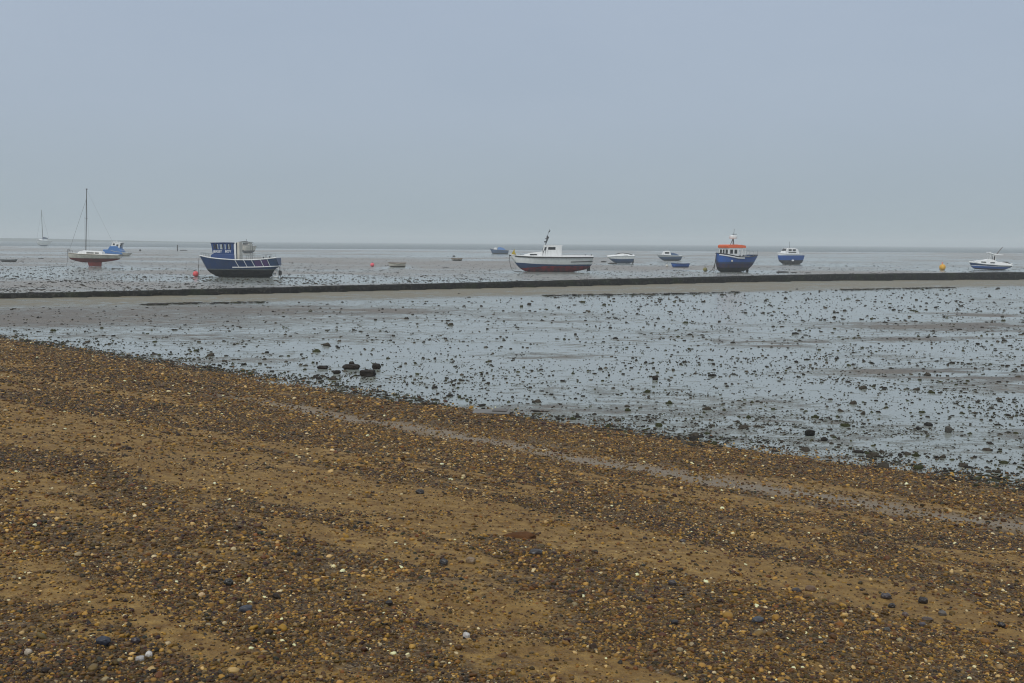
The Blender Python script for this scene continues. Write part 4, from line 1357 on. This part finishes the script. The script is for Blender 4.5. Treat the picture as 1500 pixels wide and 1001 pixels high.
# --- D: blue and white cabin boat
p, k = place(1157, 387.5)
R = empty('cabin_boat', p, rz=math.radians(24)); tag(R, 'small bright blue and white cabin boat on mud right of the orange roofed boat', 'boat')
H = Hull(k, -23, 20, [(0, 16.5), (.3, 15.2), (1, 14.6)],
         [(0, -22.8, 16), (.06, -21.5, 9), (.12, -19, 4), (.2, -13, .2), (.26, -8, -.5), (.9, 15, -.5), (1, 19, 1)],
         [(0, .3), (.1, 4.4), (.25, 7.6), (.5, 9), (1, 8.2)], p=.38)
H.build(R, ['greybottom', 'blue', 'white'], [(6.2, 0), (13.2, 1), (None, 2)])
H.deck(R, 'white', drop=-.2); H.rail(R, 'white', .5)
mb = MB(k); mb.prism([(-15, 15), (-12, 20), (-10.5, 22.4), (-8, 23.6), (4, 23.6), (10, 22), (12, 15)], -6, 6, inset=1.2); mb.build('cabin', R, 'white', bevel=.04)
side_windows(R, k, [(-8, -2.5, 19.6, 22.0), (-.5, 5, 19.6, 22.0), (-8, 6, 16.4, 17.8)], 5.75)
mb = MB(k); mb.add([(-12.2, -4.6, 19.8), (-12.2, 4.6, 19.8), (-10.0, 4.0, 23.0), (-10.0, -4.0, 23.0), (-12.5, -4.6, 19.9), (-12.5, 4.6, 19.9), (-10.3, 4.0, 23.1), (-10.3, -4.0, 23.1)], [(0, 1, 2, 3), (4, 7, 6, 5), (0, 4, 5, 1), (2, 6, 7, 3), (0, 3, 7, 4), (1, 5, 6, 2)]); mb.build('windscreen', R, 'darkglass')
mb = MB(k); mb.tube((-2, 0, 23.5), (-2.3, 0, 33), .28, .15); mb.build('mast', R, 'grey')
mb = MB(k); mb.lathe([(.2, 0), (1.7, .6), (1.7, 2.2), (.2, 2.8)], (-2, -8.4, 4.4), 10); mb.build('fender', R, 'white', smooth=True)
mb = MB(k); mb.box(-14, -11.5, -3, -1, -.4, 4); mb.box(15, 18, -.5, .5, -.4, 4); mb.build('skeg', R, 'greybottom')
H.stanchions(R, 'palegrey', [.7, .82, .94], 3.5, .18)

# --- E: blue dinghy
def dinghy(px, py, L, h, mats, label, B=5.5, yaw=0.0, roll=0.0, band=None, name='dinghy', cat='dinghy', bow_left=True):
    p, k = place(px, py)
    R = empty(name, p, rz=math.radians(yaw) + (0 if bow_left else math.pi), rx=math.radians(roll)); tag(R, label, cat)
    H = Hull(k, -L / 2, L / 2, [(0, h * 1.08), (.3, h * .95), (.7, h * .92), (1, h)],
             [(0, -L / 2 + .2, h), (.08, -L / 2 + 1, h * .5), (.18, -L / 2 + 2.4, h * .1), (.25, -L / 2 + 4, 0), (.9, L / 2 - 2, 0), (1, L / 2 - 1.2, .3)],
             [(0, .3), (.15, B * .62), (.4, B * .97), (.6, B), (1, B * .8)], p=.33, n=24)
    H.build(R, mats[:2], [(h * .35 if band is None else band, 0), (None, 1)])
    H.deck(R, mats[2], drop=h * .6, name='floor', inset=.9, camber=0)
    H.rail(R, mats[3], .45, name='gunwale')
    mb = MB(k)
    for t in (.38, .7):
        x, b, z = H.sheer(t)
        mb.box(x - 1, x + 1, -b * .93, b * .93, z - 1.0, z - .5)
    mb.build('thwart', R, mats[3])
    return R


dinghy(996, 392.2, 26.5, 6.0, ['blue', 'blue', 'navy', 'navy'], 'small plain blue dinghy lying on the mud in front of the little grey cruiser')
dinghy(581.5, 391.5, 26, 6.0, ['darkbottom', 'cream', 'wood', 'wood'], 'cream open dinghy with dark bottom lying alone on the mud, left of the white launch', band=1.6, roll=6)
dinghy(669, 382.2, 17, 3.2, ['darkbottom', 'cream', 'wood', 'wood'], 'low brown and cream dinghy far out on the mud', band=1.6, roll=4)
dinghy(12, 383.8, 25, 4.0, ['darkbottom', 'grey', 'dark', 'palegrey'], 'low grey punt on the mud at the left border', B=4.5, name='punt', cat='boat')

# --- F: small cruiser with dark hull
p, k = place(981, 382.2)
R = empty('small_cruiser', p, rz=math.radians(8)); tag(R, 'small grey cabin cruiser with slate hull behind the blue dinghy', 'boat')
H = Hull(k, -20, 17.5, [(0, 9.2), (.3, 8.2), (1, 7.2)], [(0, -19.8, 8.9), (.08, -17, 5.5), (.16, -13.5, 2), (.25, -9, 0), (.95, 14, 0), (1, 15.5, .6)],
         [(0, .3), (.12, 3.8), (.3, 6.3), (.6, 7), (1, 6.3)], p=.38, n=28)
H.build(R, ['slate', 'palegrey'], [(5.6, 0), (None, 1)]); H.deck(R, 'white', drop=-.2); H.rail(R, 'palegrey', .35)
mb = MB(k); mb.prism([(-13, 7.6), (-10.5, 11), (-9, 14), (-1.5, 14.4), (0, 11), (1, 7.6)], -4.4, 4.4, inset=.9); mb.build('cabin', R, 'white', bevel=.05)
side_windows(R, k, [(-8.6, -2.2, 10.2, 12.6)], 4.1)
mb = MB(k); mb.prism([(1, 10), (1.6, 12), (8, 10.4), (12, 8.6), (12, 7.6), (1.5, 7.6)], -4.6, 4.6, inset=1.0); mb.build('cockpit_cover', R, 'slate', bevel=.05)
mb = MB(k); mb.tube((-1, 0, 14), (-1.2, 0, 16.5), .25); mb.build('aerial', R, 'grey')
H.stanchions(R, 'palegrey', [.02, .08, .15, .22], 2.6, .16)

# --- G: speedboat
p, k = place(909, 386.2)
R = empty('speedboat', p, rz=math.radians(6)); tag(R, 'white speedboat with swept foredeck and dark bottom on mud right of the white launch', 'boat')
H = Hull(k, -20.5, 19.5, [(0, 9.4), (.25, 10.6), (.5, 11.0), (1, 11.0)], [(0, -20.2, 9.0), (.1, -16, 6.2), (.2, -12.5, 3), (.3, -7, .2), (.94, 15, .2), (1, 17.5, 2)],
         [(0, .5), (.12, 4.8), (.3, 7.4), (.6, 8.2), (1, 7.6)], p=.45, n=28)
H.build(R, ['slate', 'white'], [([(0, 7.4), (.5, 6.4), (1, 7.0)], 0), (None, 1)]); H.deck(R, 'white', drop=-.3, camber=1.8); H.rail(R, 'palegrey', .3)
mb = MB(k); mb.prism([(-13, 10.2), (-7, 13.2), (-1, 14.6), (2, 14.8), (10, 13.8), (16, 12), (17.5, 11), (17.5, 10)], -6, 6, inset=2.0); mb.build('cuddy', R, 'white', smooth=True, bevel=.06)
mb = MB(k); mb.prism([(-8, 13.3), (-3, 15.2), (3, 15.7), (12, 14.5), (17, 12.9), (16.5, 12.2), (3, 14.6), (-1, 14.4)], -4.6, 4.6, inset=.8); mb.build('canopy', R, 'dark', bevel=.04)
side_windows(R, k, [(3.2, 8.8, 10.8, 12.2)], 5.9, frame='palegrey')
mb = MB(k); mb.box(17, 19.5, -1.6, 1.6, 1, 10.5); mb.prism([(17.2, -.2), (17.6, 2), (19, 2), (18.4, -.2)], -.6, .6); mb.build('outboard_engine', R, 'dark', bevel=.04)

# --- H: small far blue boat
p, k = place(731.5, 372.2)
R = empty('covered_boat', p); tag(R, 'far small blue boat with bright blue cover, left of the white launch', 'boat')
H = Hull(k, -13.8, 13.8, [(0, 7.6), (.25, 6.2), (1, 5.2)], [(0, -13.6, 7.3), (.1, -11.5, 2.4), (.16, -10.5, 0), (.95, 12, 0), (1, 13, .5)], [(0, .3), (.15, 3), (.4, 4.6), (1, 4.2)], p=.35, n=24)
H.build(R, ['darkbottom', 'slate'], [(1.0, 0), (None, 1)]); H.deck(R, 'palegrey', drop=.2); H.rail(R, 'grey', .3)
mb = MB(k); mb.prism([(-9, 6), (-7.5, 9), (-4, 9.3), (-3.6, 6)], -2.8, 2.8, inset=.4); mb.build('cuddy', R, 'white', bevel=.05)
mb = MB(k); mb.prism([(-3.4, 5.6), (-2, 9.4), (1, 9.9), (6, 8.6), (10, 5.4)], -3.8, 3.8, inset=1.6); mb.build('boat_cover', R, 'brightblue', bevel=.05)

# --- I: small cruiser at the right, heeled
p, k = place(1449, 395.6)
R = empty('small_yacht', p, rz=math.radians(-4), ry=math.radians(2)); tag(R, 'small white topped cruiser with navy hull at the far right of the mud', 'boat')
H = Hull(k, -29.5, 29.5, [(0, 10.2), (.3, 8.4), (.7, 7.4), (1, 7.6)], [(0, -29.3, 10), (.07, -27.5, 6), (.13, -25.5, 3), (.2, -21, .2), (.75, 15, 0), (.88, 22, 1.2), (1, 28.3, 4.2)],
         [(0, .3), (.12, 5), (.3, 8), (.6, 9.2), (1, 7.4)], p=.36)
H.build(R, ['bluebottom', 'blue', 'white', 'navy'], [(2.0, 0), (5.2, 1), (5.9, 2), (None, 3)])
H.deck(R, 'white', drop=-.2, camber=1.2); H.rail(R, 'white', .9, dz=.2, name='toe_rail')
mb = MB(k); mb.prism([(-24, 9.5), (-22.5, 12.6), (-12, 13.4), (-5, 15.6), (3, 15.2), (8, 12.4), (20, 11.4), (28, 9.6), (28, 8)], -6.8, 6.8, inset=1.8); mb.build('cabin', R, 'white', bevel=.05)
side_windows(R, k, [(-15, -8, 10.2, 11.7), (-2, 4.5, 9.8, 11.3)], 6.5)
mb = MB(k)
for x in (-2.5, 2.2, 5.5):
    for s_ in (-4.6, 4.6): mb.tube((x, s_, 14), (x + .3, s_, 22.6), .42)
mb.build('roof_post', R, 'white')
mb = MB(k); mb.box(3.6, 6.2, -2, 2, 13, 20); mb.build('console', R, 'dark')
mb = MB(k); mb.prism([(-4.6, 24.6), (-4.2, 26.2), (2, 23.9), (8, 23.3), (16, 22.9), (16, 21.9), (5, 21.7)], -5.6, 5.6, inset=.6); mb.build('hard_top', R, 'white', bevel=.04)
mb = MB(k); mb.tube((8.2, 0, 23), (16, 0, 34), .55, .35); mb.build('mast', R, paint('brown_spar', (.09, .055, .045), amount=.2))
mb = MB(k); mb.prism([(19, 11.4), (21, 13), (27, 10.8), (25, 10.4)], -5.5, 5.5); mb.build('stern_seat', R, 'dark')
mb = MB(k); mb.tube((26.5, -6.5, 8), (29, -6.5, 11), .7); mb.tube((26.5, 6.5, 8), (29, 6.5, 11), .7); mb.build('stern_rail', R, 'white')
H.stanchions(R, 'palegrey', [.02, .08, .15], 3.2, .18)

# --- M: sloop standing on its keel
p, k = place(138, 390.5)
R = empty('sloop', p, ry=math.radians(0.8)); tag(R, 'white sloop with bare mast and red bottom standing on its keel in the mud', 'sailboat')
H = Hull(k, -37.8, 38, [(0, 18.6), (.3, 17.6), (.7, 17.0), (1, 16.6)], [(0, -37.6, 18), (.015, -37.5, 14), (.03, -37, 11.6), (.08, -34, 9.4), (.15, -29, 8), (.3, -18, 5.6), (.5, 0, 5.2), (.7, 15, 6.6), (.92, 32, 9.4), (1, 37.4, 11.0)],
         [(0, .5), (.1, 5.4), (.25, 9.6), (.5, 11.6), (.8, 10), (1, 6.6)], p=.72)
H.build(R, ['red', 'darkbottom', 'cream'], [([(0, 12.0), (.3, 11.4), (1, 12.0)], 0), ([(0, 12.3), (.3, 11.7), (1, 12.4)], 1), (None, 2)])
H.deck(R, 'cream', drop=-.2, camber=.9); H.rail(R, 'wood', .35, dz=.1)
mb = MB(k); mb.prism([(-9.5, 9), (11.5, 9), (10.5, .2), (-7.5, .2)], -1.4, 1.4); mb.build('fin_keel', R, 'red', bevel=.05)
mb = MB(k); mb.prism([(-22, 17.6), (-20.5, 21), (-13, 23), (13.5, 22), (15, 17.2)], -6.4, 6.4, inset=1.4); mb.build('cabin', R, 'white', bevel=.05)
side_windows(R, k, [(-8, 2.2, 18.9, 20.6), (4, 9.5, 18.7, 20.4)], 6.1, frame='cream', mat='grey')
mb = MB(k); mb.prism([(15, 17), (15.5, 18.6), (36, 17.9), (36, 16.6)], -7, -6.2); mb.prism([(15, 17), (15.5, 18.6), (36, 17.9), (36, 16.6)], 6.2, 7); mb.build('cockpit_coaming', R, 'white')
mb = MB(k); mb.tube((-11.6, 0, 22), (-8.5, 0, 112.5), .62, .48, n=10); mb.box(-9.6, -7.4, -.5, .5, 111.2, 112.6); mb.tube((-10.2, -5, 70), (-10.2, 5, 70), .3); mb.build('mast', R, 'dark')
mb = MB(k); mb.tube((-37, 0, 19), (-9.2, 0, 98), .17, n=5); mb.build('forestay', R, 'grey')
mb = MB(k); mb.tube((37, 0, 17), (-8.6, 0, 111), .08, n=5); mb.build('backstay', R, 'grey')
mb = MB(k)
for s_ in (-1, 1): mb.path([(-10, s_ * 10.4, 17.4), (-10.2, s_ * 5, 70), (-8.8, 0, 104)], .07, n=5)
mb.build('shrouds', R, 'grey')
mb = MB(k); mb.path([(-37.5, -2, 18), (-37.3, -2, 24), (-36.5, 0, 25), (-37.3, 2, 24), (-37.5, 2, 18)], .25, n=5); mb.path([(-33, -3.8, 18), (-33, -3.8, 22.5), (-37.3, -2, 23.5)], .22, n=5); mb.path([(-33, 3.8, 18), (-33, 3.8, 22.5), (-37.3, 2, 23.5)], .22, n=5); mb.build('pulpit', R, 'dark')
mb = MB(k); mb.prism([(34, 4.5), (32.5, 12), (37.5, 17), (39.2, 17), (38.6, 5)], -.35, .35)
rope_obj('mooring_line', [(p.x - 37.6 * k, p.y, 23 * k), (p.x - 38.4 * k, p.y - .05, 8 * k), (p.x - 38.6 * k, p.y - .4, .03), (p.x - 38.8 * k, p.y - 8, .03)], .022, 'thin dark line hanging from the bow of the white sloop', 'rope')

# --- N: far yacht, nearly end on
p, k = place(64, 361.2)
R = empty('far_yacht', p, rz=math.radians(72)); tag(R, 'distant small white yacht with bare mast near the horizon at the left', 'sailboat')
H = Hull(k, -14, 13, [(0, 9.6), (.5, 7.6), (1, 7.4)], [(0, -13.8, 9.3), (.1, -11, 3), (.3, -5, .4), (.7, 5, .4), (1, 12, 2.8)], [(0, .3), (.2, 2.8), (.5, 4.2), (1, 3.4)], p=.45, n=22)
H.build(R, ['slate', 'white'], [(2.2, 0), (None, 1)]); H.deck(R, 'white', drop=-.1); H.rail(R, 'grey', .25)
mb = MB(k); mb.prism([(-6, 7.6), (-5, 10.4), (4, 10.4), (5, 7.6)], -3, 3, inset=.6); mb.build('cabin', R, 'white')
mb = MB(k); mb.box(-3, -1, -1.5, 1.5, 10.4, 11.2); mb.prism([(0, 10.6), (.4, 13.6), (8, 12.4), (8, 11.2)], -.8, .8); mb.build('sail_cover', R, 'navy')
mb = MB(k); mb.tube((-1, 0, 10), (-1.6, 0, 53), .42, .3); mb.build('mast', R, 'dark')
mb = MB(k); mb.tube((-13, 0, 9), (-1.6, 0, 50), .08, n=4); mb.tube((12, 0, 8), (-1.6, 0, 52), .08, n=4); mb.build('stays', R, 'grey')

# --- O: blue covered boat behind the sloop
p, k = place(172, 375.4)
R = empty('cabin_cruiser', p, rz=math.radians(-6), ry=math.radians(3)); tag(R, 'blue boat with white wheelhouse seen behind the stern of the white sloop', 'boat')
H = Hull(k, -19.5, 20, [(0, 8.5), (.3, 7.8), (.7, 6.0), (1, 5.6)], [(0, -19.3, 8.2), (.1, -17, 3), (.2, -14, 0), (.92, 16, 0), (1, 18.5, 1.8)], [(0, .3), (.15, 4.6), (.4, 6.6), (1, 5.8)], p=.36, n=26)
H.build(R, ['darkbottom', 'cream'], [(1.6, 0), (None, 1)]); H.deck(R, 'palegrey', drop=.2); H.rail(R, 'palegrey', .35)
mb = MB(k); mb.prism([(-19, 3), (-19, 8.6), (-12, 9.0), (-9, 14.2), (2, 14.8), (9, 8), (11, 3)], -6.8, 6.8, inset=1.6); mb.build('tarpaulin', R, 'brightblue', bevel=.08)
WH = MB(k)
def shO(v):
    x, y, z = v
    return (x + (z - 10) * .22, y, z)
WH.xf = shO
winO = [(1.8, 4.8, 15.6, 18.2), (7.4, 10.6, 14.0, 17.2)]
wall(WH, (-8, -4.6), (5, -4.6), 10, 20, winO); wall(WH, (-8, 4.6), (5, 4.6), 10, 20, winO); wall(WH, (-8, -4.34), (-8, 4.34), 10, 20, [(1.6, 7.1, 15.8, 18.2)])
WH.build('wheelhouse', R, 'white'); panes(R, k, (-8, -4.6), (5, -4.6), winO, shO, 'darkglass'); panes(R, k, (-8, 4.6), (5, 4.6), winO, shO, 'darkglass')
mb = MB(k); mb.prism([(-7, 20), (-6.6, 20.8), (8.6, 20.4), (8.6, 20)], -5.1, 5.1); mb.tube((-1, 0, 20.5), (-1, 0, 22.5), .5); mb.build('roof', R, 'white')
H.stanchions(R, 'palegrey', [.75, .85, .99], 2.8, .2)

# --- U: far boat end on, partly behind the wheelhouse boat
p, k = place(362.5, 371.2)
R = empty('moored_boat', p, rz=math.radians(76)); tag(R, 'distant pale boat seen end on beyond the stern half of the blue wheelhouse boat', 'boat')
H = Hull(k, -15, 15, [(0, 12), (.5, 10.5), (1, 10.5)], [(0, -14.8, 11.6), (.1, -13, 4), (.2, -10, 0), (.9, 12, 0), (1, 14, .6)], [(0, .3), (.15, 5), (.4, 7.4), (1, 7)], p=.4, n=22)
H.build(R, ['greybottom', 'cream'], [(4, 0), (None, 1)]); H.deck(R, 'cream', drop=-.1); H.rail(R, 'grey', .3)
mb = MB(k); mb.prism([(-6, 10), (-5, 15.5), (6, 15.5), (7, 10)], -5, 5, inset=.5); mb.build('cabin', R, 'cream', bevel=.05)
mb = MB(k); mb.prism([(-6.5, 15.5), (-6, 16.8), (7, 16.5), (7.6, 15.5)], -5.8, 5.8, inset=1); mb.build('roof', R, 'canvasgreen')
simple_windows_x(R, k, -5.5, -4, 4, 12.4, 14.6)

# --- mooring post far out
p, k = place(260, 368.2)
mb = MB(1); mb.tube((0, 0, -.2), (.05, 0, 8.9 * k), .2, .17, n=10); mb.tube((.05, 0, 8.9 * k), (.05, 0, 9.3 * k), .19, .08, n=10)
o = mb.build('mooring_post', None, 'dark', smooth=True); o.location = p
tag(o, 'single dark mooring post standing far out on the mud left of the wheelhouse boat', 'post')

# ================================================================== SKY, LIGHT, AIR
w = bpy.data.worlds.new('World'); scene.world = w; w.use_nodes = True
nt = w.node_tree; nt.nodes.clear()
out = nt.nodes.new('ShaderNodeOutputWorld'); bg = nt.nodes.new('ShaderNodeBackground')
SUN_EL = math.radians(48); SUN_ROT = math.radians(200)
sky = nd(nt, 'ShaderNodeTexSky', sky_type='NISHITA', sun_disc=False, sun_elevation=SUN_EL, sun_rotation=SUN_ROT, air_density=1.0, dust_density=6.0, ozone_density=1.0)
tc = nd(nt, 'ShaderNodeTexCoord').outputs['Generated']
z = nd(nt, 'ShaderNodeSeparateXYZ', ins={0: tc}).outputs[2]
g = ramp(nt, z, [(0.0, (.375, .460, .505)), (.05, (.400, .480, .550)), (.12, (.428, .505, .605)), (.25, (.450, .525, .64)), (.6, (.66, .71, .76)), (1.0, (.86, .88, .90))])
nz = noise_(nt, vscale(nt, tc, (1, 1, 2.6)), 1.7, 5, .55)
g = mixc(nt, ramp(nt, nz, [(.3, 0.0), (.7, 1.0)]), g, mixc(nt, 1.0, g, (.90, .92, .94), 'MULTIPLY'))
skyc = vscale(nt, sky.outputs[0], (.10, .10, .10))
final = mixc(nt, .88, skyc, g)
nt.links.new(final, bg.inputs[0]); bg.inputs[1].default_value = 1.0
nt.links.new(bg.outputs[0], out.inputs[0])

sd = bpy.data.lights.new('sun', 'SUN'); sd.energy = 1.3; sd.angle = math.radians(16); sd.color = (1, .96, .9)
so = bpy.data.objects.new('sun', sd); COL.objects.link(so)
# Nishita rotation: sun azimuth measured from +Y clockwise
az = SUN_ROT
dirv = Vector((math.sin(az) * math.cos(SUN_EL), math.cos(az) * math.cos(SUN_EL), math.sin(SUN_EL)))
so.rotation_euler = (-dirv).to_track_quat('-Z', 'Y').to_euler()

mb = MB(1); mb.box(-4700, 4700, -90, 4100, -1.6, 26)
hz, hnt, hb, hout = new_mat('sea_haze')
hnt.nodes.remove(hb)
pv = nd(hnt, 'ShaderNodeVolumePrincipled', ins={'Color': (.92, .98, 1.0, 1), 'Density': .00064, 'Anisotropy': 0.0})
hnt.links.new(pv.outputs[0], hout.inputs['Volume'])
ho = mb.build('haze', None, hz)
tag(ho, 'thin grey sea mist hanging over the whole mudflat', 'mist', kind='stuff')

scene.view_settings.view_transform = 'Standard'
scene.view_settings.look = 'None'
scene.view_settings.exposure = 0.0
scene.view_settings.gamma = 1.0
cy = scene.cycles
cy.use_denoising = True
cy.filter_width = 1.1
cy.max_bounces = 6; cy.diffuse_bounces = 2; cy.glossy_bounces = 3; cy.transparent_max_bounces = 20; cy.volume_bounces = 1
cy.transmission_bounces = 4
cy.caustics_reflective = False; cy.caustics_refractive = False
